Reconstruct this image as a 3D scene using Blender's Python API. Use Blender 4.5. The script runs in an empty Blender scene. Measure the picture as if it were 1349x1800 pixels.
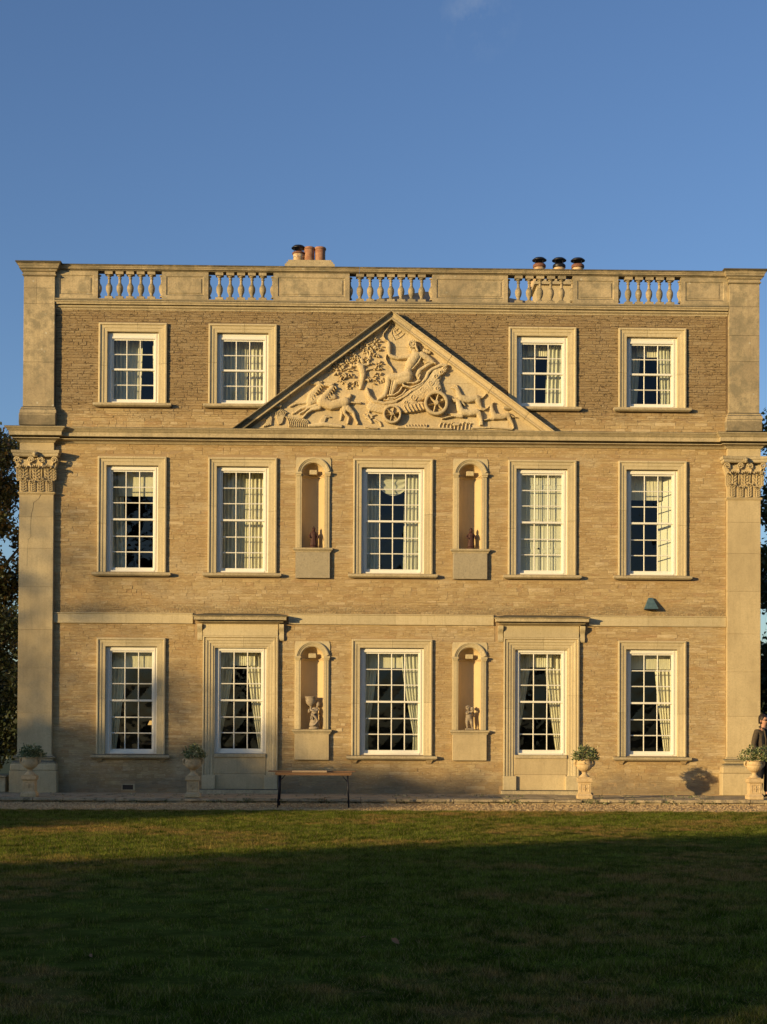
import bpy, math, random
import numpy as np
from mathutils import Vector, Matrix
random.seed(11); np.random.seed(11)
S = bpy.context.scene
COL = S.collection

# ------------------------------------------------------------------ camera
cam_d = bpy.data.cameras.new('camera'); cam = bpy.data.objects.new('camera', cam_d); COL.objects.link(cam)
_R = Vector((0.9997855689, -0.0201231226, 0.0048863205)); _U = Vector((-0.0051899517, -0.0150641895, 0.9998730592)); _F = Vector((0.0200469597, 0.9996840151, 0.0151653973))
_m = Matrix.Identity(4)
for i, v in enumerate((_R, _U, -_F)):
    for j in range(3): _m[j][i] = v[j]
_m.translation = (-0.8250884528, -33.0, 1.45); cam.matrix_world = _m
cam_d.sensor_fit = 'VERTICAL'; cam_d.sensor_height = 36.0; cam_d.lens = 2600 / 1800 * 36.0
cam_d.shift_y = (1240.6917 - 900) / 1800.0
cam_d.clip_start = 0.1; cam_d.clip_end = 3000
S.camera = cam

# ------------------------------------------------------------------ light
AZ, EL = math.radians(52.5), math.radians(8.2)       # sun: behind and left of the camera
SUN = Vector((-math.sin(AZ) * math.cos(EL), -math.cos(AZ) * math.cos(EL), math.sin(EL)))
ld = bpy.data.lights.new('sun', 'SUN'); sun = bpy.data.objects.new('sun', ld); COL.objects.link(sun)
ld.energy = 5.0; ld.angle = math.radians(0.53); ld.color = (1.0, 0.725, 0.35)
sun.rotation_euler = SUN.to_track_quat('Z', 'Y').to_euler()
wd = bpy.data.worlds.new('World'); S.world = wd; wd.use_nodes = True
wn, wl = wd.node_tree.nodes, wd.node_tree.links
wn.clear()
wo = wn.new('ShaderNodeOutputWorld'); bg = wn.new('ShaderNodeBackground'); sk = wn.new('ShaderNodeTexSky')
sk.sky_type = 'NISHITA'; sk.sun_disc = False; sk.sun_elevation = EL; sk.sun_rotation = math.atan2(SUN.x, SUN.y) % (2 * math.pi)
sk.air_density = 1.0; sk.dust_density = 0.6; sk.ozone_density = 1.6; sk.altitude = 60
bg.inputs[1].default_value = 0.130
SKY_HSV = wn.new('ShaderNodeHueSaturation'); SKY_HSV.inputs['Saturation'].default_value = 1.0; SKY_HSV.inputs['Value'].default_value = 1.0
tc = wn.new('ShaderNodeTexCoord'); mp = wn.new('ShaderNodeMapping'); mp.inputs['Scale'].default_value = (22, 14, 16)
mp.inputs['Rotation'].default_value = (0, 0.5, 0)
nz = wn.new('ShaderNodeTexNoise'); nz.inputs['Scale'].default_value = 2.4; nz.inputs['Detail'].default_value = 7; nz.inputs['Roughness'].default_value = .62
cr = wn.new('ShaderNodeValToRGB'); cr.color_ramp.elements[0].position = .42; cr.color_ramp.elements[1].position = .8
tint = wn.new('ShaderNodeMixRGB'); tint.blend_type = 'MULTIPLY'; tint.inputs[0].default_value = 1; tint.inputs[2].default_value = (.72, .86, 1.18, 1)
wsp = wn.new('ShaderNodeVectorMath'); wsp.operation = 'DISTANCE'; wsp.inputs[1].default_value = (0.0717, 0.8965, 0.4367)   # one faint wisp high up
wr = wn.new('ShaderNodeMapRange'); wr.inputs[1].default_value = .0; wr.inputs[2].default_value = .030; wr.inputs[3].default_value = 1; wr.inputs[4].default_value = 0
mx = wn.new('ShaderNodeMixRGB'); mx.inputs[2].default_value = (2.6, 3.0, 3.6, 1)
mg = wn.new('ShaderNodeMath'); mg.operation = 'MULTIPLY'
ml = wn.new('ShaderNodeMath'); ml.operation = 'MULTIPLY'; ml.inputs[1].default_value = .45
wl.new(tc.outputs['Generated'], mp.inputs[0]); wl.new(mp.outputs[0], nz.inputs['Vector']); wl.new(nz.outputs['Fac'], cr.inputs[0])
wl.new(tc.outputs['Generated'], wsp.inputs[0]); wl.new(wsp.outputs['Value'], wr.inputs[0]); wl.new(wr.outputs[0], mg.inputs[0]); wl.new(cr.outputs[0], mg.inputs[1])
wl.new(mg.outputs[0], ml.inputs[0]); wl.new(ml.outputs[0], mx.inputs[0]); wl.new(sk.outputs[0], SKY_HSV.inputs['Color']); wl.new(SKY_HSV.outputs[0], tint.inputs[1]); wl.new(tint.outputs[0], mx.inputs[1])
wl.new(mx.outputs[0], bg.inputs[0]); wl.new(bg.outputs[0], wo.inputs[0])
S.view_settings.view_transform = 'Standard'; S.view_settings.look = 'None'; S.view_settings.gamma = 1
S.view_settings.exposure = 0.20; S.view_settings.use_curve_mapping = False
S.render.engine = 'CYCLES'

# ------------------------------------------------------------------ node helper / materials
class NT:
    def __init__(s, name):
        s.m = bpy.data.materials.new(name); s.m.use_nodes = True; s.t = s.m.node_tree; s.t.nodes.clear()
        s.out = s.n('ShaderNodeOutputMaterial')
    def n(s, typ, **k):
        nd = s.t.nodes.new(typ)
        for a, b in k.items():
            if a.startswith('i_'):
                key = a[2:]
                key = int(key) if key.isdigit() else key.replace('_', ' ')
                nd.inputs[key].default_value = b
            else: setattr(nd, a, b)
        return nd
    def l(s, a, b): s.t.links.new(a, b)
    def pos(s): 
        g = s.n('ShaderNodeNewGeometry'); return g.outputs['Position']
    def noise(s, scale, detail=4, rough=.55, stretch=(1, 1, 1), src=None, seed=0):
        mp = s.n('ShaderNodeMapping'); mp.inputs['Scale'].default_value = stretch; mp.inputs['Location'].default_value = (seed * 3.1, seed * 1.7, seed * 5.3)
        s.l(src or s.pos(), mp.inputs[0])
        nz = s.n('ShaderNodeTexNoise'); nz.inputs['Scale'].default_value = scale; nz.inputs['Detail'].default_value = detail; nz.inputs['Roughness'].default_value = rough
        s.l(mp.outputs[0], nz.inputs['Vector']); return nz.outputs['Fac']
    def ramp(s, f, a, b, c0=(0, 0, 0, 1), c1=(1, 1, 1, 1)):
        r = s.n('ShaderNodeValToRGB'); e = r.color_ramp.elements; e[0].position = a; e[1].position = b; e[0].color = c0; e[1].color = c1
        s.l(f, r.inputs[0]); return r.outputs[0]
    def mix(s, f, a, b, mode='MIX'):
        m = s.n('ShaderNodeMixRGB'); m.blend_type = mode
        for i, v in enumerate((f, a, b)):
            if hasattr(v, 'links'): s.l(v, m.inputs[i])
            else: m.inputs[i].default_value = v if (i == 0 or len(v) == 4) else (*v, 1)
        return m.outputs[0]
    def math(s, op, a, b=None):
        m = s.n('ShaderNodeMath'); m.operation = op
        for i, v in enumerate((a, b)):
            if v is None: continue
            if hasattr(v, 'links'): s.l(v, m.inputs[i])
            else: m.inputs[i].default_value = v
        return m.outputs[0]
    def z(s):
        x = s.n('ShaderNodeSeparateXYZ'); s.l(s.pos(), x.inputs[0]); return x.outputs[2]
    def fin(s, col, rough=.9, bump=None, bs=.3, bd=.01, spec=.25, **k):
        p = s.n('ShaderNodeBsdfPrincipled')
        if hasattr(col, 'links'): s.l(col, p.inputs['Base Color'])
        else: p.inputs['Base Color'].default_value = (*col, 1)
        p.inputs['Roughness'].default_value = rough; p.inputs['Specular IOR Level'].default_value = spec
        for a, b in k.items(): p.inputs[a.replace('_', ' ')].default_value = b
        if bump is not None:
            b = s.n('ShaderNodeBump'); b.inputs['Strength'].default_value = bs; b.inputs['Distance'].default_value = bd
            s.l(bump, b.inputs['Height']); s.l(b.outputs[0], p.inputs['Normal'])
        s.l(p.outputs[0], s.out.inputs[0]); return s.m

def c4(c): return (*c, 1)
def mat_dressed(name, base, dark, lich=.0, speck=.25, bs=.35, topmoss=0.0, patch=None, bands=()):
    t = NT(name)
    n1 = t.noise(1.1, 7, .68, (1, 1, .6), seed=3); n2 = t.noise(24, 6, .78, (1, 1, 1.3), seed=8); n3 = t.noise(70, 3, .7)
    col = t.mix(t.ramp(n1, .35, .68), c4(base), c4(patch or [b * .86 for b in base]))
    col = t.mix(t.math('MULTIPLY', t.ramp(n2, .49, .68), speck), col, c4(dark))
    col = t.mix(t.math('MULTIPLY', t.ramp(t.noise(38, 5, .85, seed=55), .54, .64), speck * .8), col, c4(dark))
    col = t.mix(t.math('MULTIPLY', t.ramp(t.noise(4.5, 6, .72, seed=31), .52, .70), .30), col, c4(dark))
    col = t.mix(t.math('MULTIPLY', t.ramp(t.noise(48, 4, .8, seed=17), .60, .70), .45), col, (min(base[0]*1.25,.8), min(base[1]*1.25,.75), min(base[2]*1.3,.6), 1))
    oi = t.n('ShaderNodeObjectInfo')
    v = t.math('MULTIPLY_ADD', oi.outputs['Random'], .16); v.node.inputs[2].default_value = .92
    hs = t.n('ShaderNodeHueSaturation'); t.l(v, hs.inputs['Value']); t.l(col, hs.inputs['Color']); col = hs.outputs[0]
    if lich:
        vo = t.n('ShaderNodeTexVoronoi', i_Scale=5.5); vo.inputs['Randomness'].default_value = 1
        t.l(t.pos(), vo.inputs['Vector'])
        wob = t.math('ADD', vo.outputs['Distance'], t.math('MULTIPLY', t.noise(40, 3), .22))
        spot = t.ramp(wob, .225, .26, (1, 1, 1, 1), (0, 0, 0, 1))
        gate = t.ramp(t.noise(1.7, 3, seed=5), .50, .60)
        col = t.mix(t.math('MULTIPLY', t.math('MULTIPLY', spot, gate), lich), col, (.62, .60, .48, 1))
        col = t.mix(t.math('MULTIPLY', t.ramp(t.noise(3.2, 7, .75, seed=9), .46, .60), min(1, lich * .95)), col, (.21, .185, .12, 1))
    if topmoss:
        g = t.n('ShaderNodeNewGeometry'); sx = t.n('ShaderNodeSeparateXYZ'); t.l(g.outputs['True Normal'], sx.inputs[0])
        up = t.ramp(t.math('ADD', sx.outputs[2], t.math('MULTIPLY', t.math('SUBTRACT', n2, .5), .9)), .25, .75)
        col = t.mix(t.math('MULTIPLY', up, topmoss), col, (.09, .085, .06, 1))
    col = t.mix(t.math('MULTIPLY', t.ramp(t.noise(4.0, 6, .7, (5, 5, .35), seed=61), .52, .70), .38), col, c4(dark))
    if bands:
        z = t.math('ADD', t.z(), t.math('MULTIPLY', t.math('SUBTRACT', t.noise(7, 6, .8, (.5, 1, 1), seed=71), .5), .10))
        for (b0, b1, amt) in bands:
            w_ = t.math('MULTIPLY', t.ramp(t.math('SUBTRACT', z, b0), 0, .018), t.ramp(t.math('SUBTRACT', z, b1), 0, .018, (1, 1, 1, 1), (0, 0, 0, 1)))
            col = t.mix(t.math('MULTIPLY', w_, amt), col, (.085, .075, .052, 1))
    h = t.math('ADD', t.math('MULTIPLY', n2, .7), t.math('MULTIPLY', n3, .5))
    return t.fin(col, .92, h, bs, .012)

def mat_rubble(name):
    """iron-rich coursed rubble; a mesh attribute gives every stone its own tone, the weathered attic storey is browner"""
    t = NT(name)
    at = t.n('ShaderNodeAttribute'); at.attribute_name = 'tone'
    sep = t.n('ShaderNodeSeparateColor'); t.l(at.outputs['Color'], sep.inputs[0])
    c = t.mix(t.ramp(sep.outputs[0], .1, .9), (.41, .285, .135, 1), (.55, .415, .21, 1))
    c = t.mix(t.math('MULTIPLY', t.ramp(sep.outputs[1], .86, .97), .7), c, (.72, .58, .35, 1))
    c = t.mix(t.math('MULTIPLY', t.ramp(sep.outputs[2], .88, .97), .55), c, (.42, .25, .12, 1))
    st = t.noise(6, 5, .7, (.5, 1, 9), seed=2)
    c = t.mix(t.math('MULTIPLY', t.ramp(st, .44, .62), .38), c, (.32, .23, .12, 1))
    c = t.mix(t.math('MULTIPLY', t.ramp(t.noise(.8, 4, .6, (1, 1, 1.6), seed=33), .45, .62), .35), c, (.36, .255, .13, 1))
    pale = t.ramp(t.noise(11, 6, .75, (.8, 1, 2.5), seed=14), .60, .72)
    c = t.mix(t.math('MULTIPLY', pale, .5), c, (.55, .46, .30, 1))
    big = t.noise(.55, 6, .65, (1, 1, 1.4), seed=91)
    c = t.mix(t.math('MULTIPLY', t.ramp(big, .42, .62), .45), c, (.43, .29, .13, 1))
    c = t.mix(t.math('MULTIPLY', t.ramp(t.noise(.9, 7, .7, (1, 1, 1.8), seed=95), .52, .64), .5), c, (.52, .43, .27, 1))
    fl = t.noise(26, 5, .8, (.45, 1, 2.2), seed=41)
    c = t.mix(t.math('MULTIPLY', t.ramp(fl, .54, .66), .6), c, (.78, .65, .42, 1))
    c = t.mix(t.math('MULTIPLY', t.ramp(t.noise(13, 5, .75, (.4, 1, 2.8), seed=47), .54, .66), .55), c, (.27, .18, .085, 1))
    z = t.z()
    att = t.ramp(t.math('ADD', t.math('MULTIPLY', t.math('SUBTRACT', z, 8.35), .9), t.math('SUBTRACT', t.noise(1.1, 4, seed=4), .5)), .0, .35)
    brown = t.mix(.62, c, (.235, .168, .092, 1))
    c = t.mix(att, c, brown)
    # lichen blooms on the attic
    vo = t.n('ShaderNodeTexVoronoi', i_Scale=3.4); t.l(t.pos(), vo.inputs['Vector'])
    wob = t.math('ADD', vo.outputs['Distance'], t.math('MULTIPLY', t.noise(30, 4, .7), .24))
    ring = t.ramp(wob, .17, .21, (1, 1, 1, 1), (0, 0, 0, 1))
    c = t.mix(t.math('MULTIPLY', t.math('MULTIPLY', ring, att), t.ramp(t.noise(.9, 3, seed=7), .47, .56)), c, (.46, .40, .27, 1))
    # greyer tone along the foot of the wall, grey staining above the string course
    g1 = t.ramp(t.math('ADD', z, t.math('MULTIPLY', t.noise(1.3, 4, .6, seed=6), 1.1)), .70, 1.25, (1, 1, 1, 1), (0, 0, 0, 1))
    c = t.mix(t.math('MULTIPLY', g1, .6), c, (.20, .165, .115, 1))
    zz = t.math('SUBTRACT', z, 3.99)
    band = t.math('MULTIPLY', t.ramp(zz, 0, .015), t.ramp(t.math('ADD', zz, t.math('MULTIPLY', t.noise(1.6, 5, .7, seed=12), .5)), .30, .52, (1, 1, 1, 1), (0, 0, 0, 1)))
    c = t.mix(t.math('MULTIPLY', band, t.math('MULTIPLY', t.ramp(t.noise(26, 5, .75), .38, .6), .75)), c, (.16, .135, .085, 1))
    n2 = t.noise(34, 6, .75, (.7, 1, 1.6), seed=1)
    pit = t.ramp(t.noise(15, 4, .7, (.6, 1, 2.4), seed=21), .60, .68)
    c = t.mix(t.math('MULTIPLY', t.math('MULTIPLY', pit, att), .75), c, (.07, .05, .03, 1))
    h = t.math('SUBTRACT', t.math('ADD', t.math('MULTIPLY', n2, .6), t.math('MULTIPLY', st, .7)), t.math('MULTIPLY', t.math('MULTIPLY', pit, att), 1.2))
    return t.fin(c, .95, h, .8, .03, spec=.12)

M = {}
M['rubble'] = mat_rubble('ironstone_rubble')
t = NT('wall_mortar'); M['mortar'] = t.fin(t.mix(t.ramp(t.math('ADD', t.math('MULTIPLY', t.math('SUBTRACT', t.z(), 8.4), .8), t.noise(8, 5)), .3, .8), (.37, .265, .145, 1), (.17, .12, .07, 1)), .97, t.noise(40), .6, .02)
M['dress'] = mat_dressed('dressed_limestone', (.60, .50, .30), (.34, .265, .14), speck=.45, bs=.5)
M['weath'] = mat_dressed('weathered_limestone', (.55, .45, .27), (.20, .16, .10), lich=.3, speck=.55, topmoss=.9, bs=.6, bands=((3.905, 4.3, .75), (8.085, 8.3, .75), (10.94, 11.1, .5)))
M['ashlar'] = mat_dressed('ashlar_pilaster', (.62, .50, .285), (.36, .28, .155), lich=.0, speck=.5, patch=(.46, .36, .20))
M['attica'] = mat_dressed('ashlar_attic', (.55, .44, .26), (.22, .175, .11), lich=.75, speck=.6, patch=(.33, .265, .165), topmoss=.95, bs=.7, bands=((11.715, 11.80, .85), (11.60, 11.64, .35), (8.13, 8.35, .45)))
M['relief'] = mat_dressed('relief_stone', (.60, .50, .31), (.34, .25, .13), speck=.55, bs=.5, patch=(.56, .43, .235))
M['niche'] = mat_dressed('niche_render', (.62, .47, .25), (.50, .36, .18), speck=.15, bs=.1)
M['apron'] = mat_dressed('apron_stone', (.45, .38, .25), (.25, .22, .15), speck=.75, bs=.9)
t = NT('white_paint'); M['white'] = t.fin(t.mix(t.math('MULTIPLY', t.ramp(t.noise(30, 5, .7), .58, .68), .4), (.80, .77, .66, 1), (.52, .46, .34, 1)), .45, t.noise(60), .08, .005, spec=.4)
t = NT('dark_room'); M['room'] = t.fin((.055, .045, .035), .9)
t = NT('room_white'); M['shutter'] = t.fin((.74, .71, .58), .5)
t = NT('curtain_cloth'); M['curtain'] = t.fin(t.mix(t.ramp(t.noise(9, 4, .6, (3, 3, .4)), .4, .62), (.85, .78, .58, 1), (.72, .66, .49, 1)), .95, t.noise(120), .2, .003, spec=.05)
t = NT('curtain_pale'); M['sheer'] = t.fin((.66, .63, .48), .95, spec=.05)
def glass():
    t = NT('window_glass'); tr = t.n('ShaderNodeBsdfTransparent'); tr.inputs[0].default_value = (.86, .90, .87, 1)
    gl = t.n('ShaderNodeBsdfGlossy'); gl.inputs['Roughness'].default_value = .015
    lw_ = t.n('ShaderNodeLayerWeight'); lw_.inputs[0].default_value = .5
    fac = t.math('ADD', t.math('MULTIPLY', t.math('POWER', lw_.outputs['Facing'], 5.0), .9), .042)
    b = t.n('ShaderNodeBump'); b.inputs['Strength'].default_value = .35; b.inputs['Distance'].default_value = .02
    oi = t.n('ShaderNodeObjectInfo'); va = t.n('ShaderNodeVectorMath'); va.operation = 'ADD'; cb = t.n('ShaderNodeCombineXYZ')
    t.l(t.math('MULTIPLY', oi.outputs['Random'], 40.0), cb.inputs[0]); t.l(t.pos(), va.inputs[0]); t.l(cb.outputs[0], va.inputs[1])
    t.l(t.noise(2.6, 2, .4, src=va.outputs[0]), b.inputs['Height']); t.l(b.outputs[0], gl.inputs['Normal'])
    m = t.n('ShaderNodeMixShader'); t.l(fac, m.inputs[0]); t.l(tr.outputs[0], m.inputs[1]); t.l(gl.outputs[0], m.inputs[2])
    t.l(m.outputs[0], t.out.inputs[0]); return t.m
M['glass'] = glass()
t = NT('roof_slate'); M['slate'] = t.fin(t.mix(t.ramp(t.noise(4, 4), .4, .6), (.045, .05, .062, 1), (.075, .08, .09, 1)), .6, t.noise(20), .3, .01)
t = NT('lead_grey'); M['lead'] = t.fin((.16, .165, .17), .55, t.noise(20), .2, .01)
t = NT('terracotta_pot'); M['terra'] = t.fin(t.mix(t.ramp(t.noise(14, 5), .4, .65), (.40, .22, .13, 1), (.30, .14, .085, 1)), .85, t.noise(50), .3, .006)
t = NT('buff_pot'); M['buff'] = t.fin(t.mix(t.ramp(t.noise(9, 5), .45, .62), (.60, .45, .27, 1), (.42, .27, .15, 1)), .85, t.noise(50), .3, .006)
t = NT('red_collar'); M['redc'] = t.fin((.20, .09, .055), .7)
t = NT('dark_metal'); M['dmetal'] = t.fin((.03, .03, .035), .45, Metallic=.6)
t = NT('bright_clip'); M['clip'] = t.fin((.75, .75, .72), .25, Metallic=.9)
t = NT('table_top'); M['wood'] = t.fin(t.mix(t.ramp(t.noise(6, 5, .6, (1, 9, 9)), .4, .6), (.25, .14, .07, 1), (.18, .10, .05, 1)), .6, t.noise(40), .15, .004)
t = NT('table_board'); M['board'] = t.fin((.42, .30, .18), .7)
t = NT('black_steel'); M['steel'] = t.fin((.012, .013, .02), .4)
t = NT('verdigris_box'); M['verd'] = t.fin(t.mix(t.ramp(t.noise(14), .4, .6), (.065, .115, .135, 1), (.09, .15, .17, 1)), .5)
t = NT('urn_stone'); M['urn'] = t.fin(t.mix(t.ramp(t.noise(16, 5, .65), .42, .66), (.62, .465, .255, 1), (.50, .36, .185, 1)), .9, t.noise(60, 4), .3, .006)
t = NT('statue_stone'); M['statue'] = t.fin(t.mix(t.ramp(t.noise(18, 5, .65), .42, .66), (.37, .30, .21, 1), (.25, .20, .14, 1)), .9, t.noise(50, 5), .5, .01)
t = NT('statuette_red'); M['redstat'] = t.fin(t.mix(t.ramp(t.noise(30, 4), .42, .66), (.075, .032, .026, 1), (.045, .02, .018, 1)), .65, t.noise(60), .3, .006)
t = NT('paving'); M['paving'] = t.fin(t.mix(t.math('MULTIPLY', t.ramp(t.noise(3, 6, .7, seed=2), .55, .62), .8), t.mix(t.ramp(t.noise(7, 5), .35, .65), (.46, .37, .23, 1), (.33, .265, .165, 1)), (.08, .085, .035, 1)), .95, t.noise(18, 6, .7), .9, .03)
def mat_gravel(n):
    t = NT(n); vo = t.n('ShaderNodeTexVoronoi', i_Scale=38.0); t.l(t.pos(), vo.inputs['Vector'])
    hs = t.n('ShaderNodeSeparateColor'); t.l(vo.outputs['Color'], hs.inputs[0])
    c = t.mix(hs.outputs[0], (.34, .215, .09, 1), (.56, .40, .20, 1)); c = t.mix(t.ramp(hs.outputs[1], .75, .85), c, (.20, .13, .08, 1))
    return t.fin(c, .9, vo.outputs['Distance'], 1, .02)
M['gravel'] = mat_gravel('gravel_bed')
t = NT('pebble'); at = t.n('ShaderNodeAttribute'); at.attribute_name = 'tone'
sp = t.n('ShaderNodeSeparateColor'); t.l(at.outputs['Color'], sp.inputs[0])
M['pebble'] = t.fin(t.mix(sp.outputs[0], (.27, .17, .07, 1), (.64, .46, .23, 1)), .85)
def lawn_col(t, blade=True):
    n1 = t.noise(.42, 6, .66, (.7, 1, 1), seed=19); n2 = t.noise(3.2, 5, .7, seed=2)
    g = t.mix(t.ramp(n2, .35, .65), (.052, .075, .006, 1), (.200, .245, .036, 1))
    dry = t.math('MULTIPLY', t.ramp(n1, .48, .57), t.ramp(n2, .42, .56))
    return t.mix(t.math('MULTIPLY', dry, .92), g, (.34, .21, .07, 1))
t = NT('lawn_soil'); M['lawn'] = t.fin(t.mix(.6, lawn_col(t), (.05, .042, .012, 1)), .95, t.noise(30, 5), .6, .02, spec=0)
t = NT('grass_blade'); lc = lawn_col(t); at = t.n('ShaderNodeAttribute'); at.attribute_name = 'tone'
sp = t.n('ShaderNodeSeparateColor'); t.l(at.outputs['Color'], sp.inputs[0])
hv = t.n('ShaderNodeHueSaturation'); t.l(t.math('ADD', t.math('MULTIPLY', t.math('POWER', sp.outputs[0], 2.0), 1.5), .5), hv.inputs['Value']); t.l(lc, hv.inputs['Color'])
cc = t.mix(t.math('MULTIPLY', t.ramp(sp.outputs[1], .84, .90), .85), hv.outputs[0], (.40, .30, .13, 1))
di = t.n('ShaderNodeBsdfDiffuse'); tl = t.n('ShaderNodeBsdfTranslucent'); ms = t.n('ShaderNodeMixShader'); ms.inputs[0].default_value = .35
t.l(cc, di.inputs[0]); t.l(cc, tl.inputs[0]); t.l(di.outputs[0], ms.inputs[1]); t.l(tl.outputs[0], ms.inputs[2]); t.l(ms.outputs[0], t.out.inputs[0]); M['blade'] = t.m
t = NT('far_ground'); M['ground'] = t.fin(t.mix(t.ramp(t.noise(.2, 5), .4, .6), (.035, .06, .015, 1), (.06, .075, .025, 1)), .95)
def mat_leaf(name, a, b, c, gloss=.5):
    t = NT(name); at = t.n('ShaderNodeAttribute'); at.attribute_name = 'tone'
    sp = t.n('ShaderNodeSeparateColor'); t.l(at.outputs['Color'], sp.inputs[0])
    col = t.mix(sp.outputs[0], c4(a), c4(b)); col = t.mix(t.ramp(sp.outputs[1], .78, .88), col, c4(c))
    p = t.n('ShaderNodeBsdfPrincipled'); t.l(col, p.inputs['Base Color']); p.inputs['Roughness'].default_value = gloss
    tl = t.n('ShaderNodeBsdfTranslucent'); t.l(col, tl.inputs[0]); ms = t.n('ShaderNodeMixShader'); ms.inputs[0].default_value = .25
    t.l(p.outputs[0], ms.inputs[1]); t.l(tl.outputs[0], ms.inputs[2]); t.l(ms.outputs[0], t.out.inputs[0]); return t.m
M['leafdark'] = mat_leaf('dark_evergreen_leaf', (.018, .028, .010), (.04, .055, .018), (.06, .06, .02))
M['leafaut'] = mat_leaf('autumn_leaf', (.03, .04, .014), (.06, .065, .022), (.15, .095, .03))
M['leafgold'] = mat_leaf('olive_green_leaf', (.06, .085, .02), (.12, .125, .035), (.19, .14, .04))  # lighter olive green leaf colour for the tree at the right
M['leafpot'] = mat_leaf('variegated_leaf', (.085, .12, .038), (.20, .235, .09), (.55, .54, .28), .4)
t = NT('tree_bark'); M['bark'] = t.fin(t.mix(t.ramp(t.noise(8, 5, .7, (1, 1, .3)), .4, .6), (.05, .04, .03, 1), (.09, .075, .055, 1)), .95, t.noise(14), .8, .03)
t = NT('dry_leaf'); M['dry'] = t.fin((.34, .17, .08), .8)
t = NT('soil'); M['soil'] = t.fin((.03, .022, .015), .95)
t = NT('skin'); M['skin'] = t.fin((.50, .27, .18), .55)
t = NT('hair_dark'); M['hair'] = t.fin((.022, .016, .013), .5, t.noise(150, 3), .5, .004)
t = NT('jacket_brown'); M['jacket'] = t.fin(t.mix(t.ramp(t.noise(30), .4, .6), (.085, .065, .042, 1), (.065, .05, .034, 1)), .85, t.noise(9, 3), .5, .02)
t = NT('cloth_black'); M['cblack'] = t.fin((.010, .010, .014), .8, t.noise(12), .4, .02)
t = NT('cloth_slate'); M['cslate'] = t.fin((.13, .15, .19), .8, t.noise(12), .4, .02)
t = NT('lamp_glow'); e = t.n('ShaderNodeEmission'); e.inputs[0].default_value = (1, .55, .16, 1); e.inputs[1].default_value = .8; t.l(e.outputs[0], t.out.inputs[0]); M['glow'] = t.m

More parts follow.
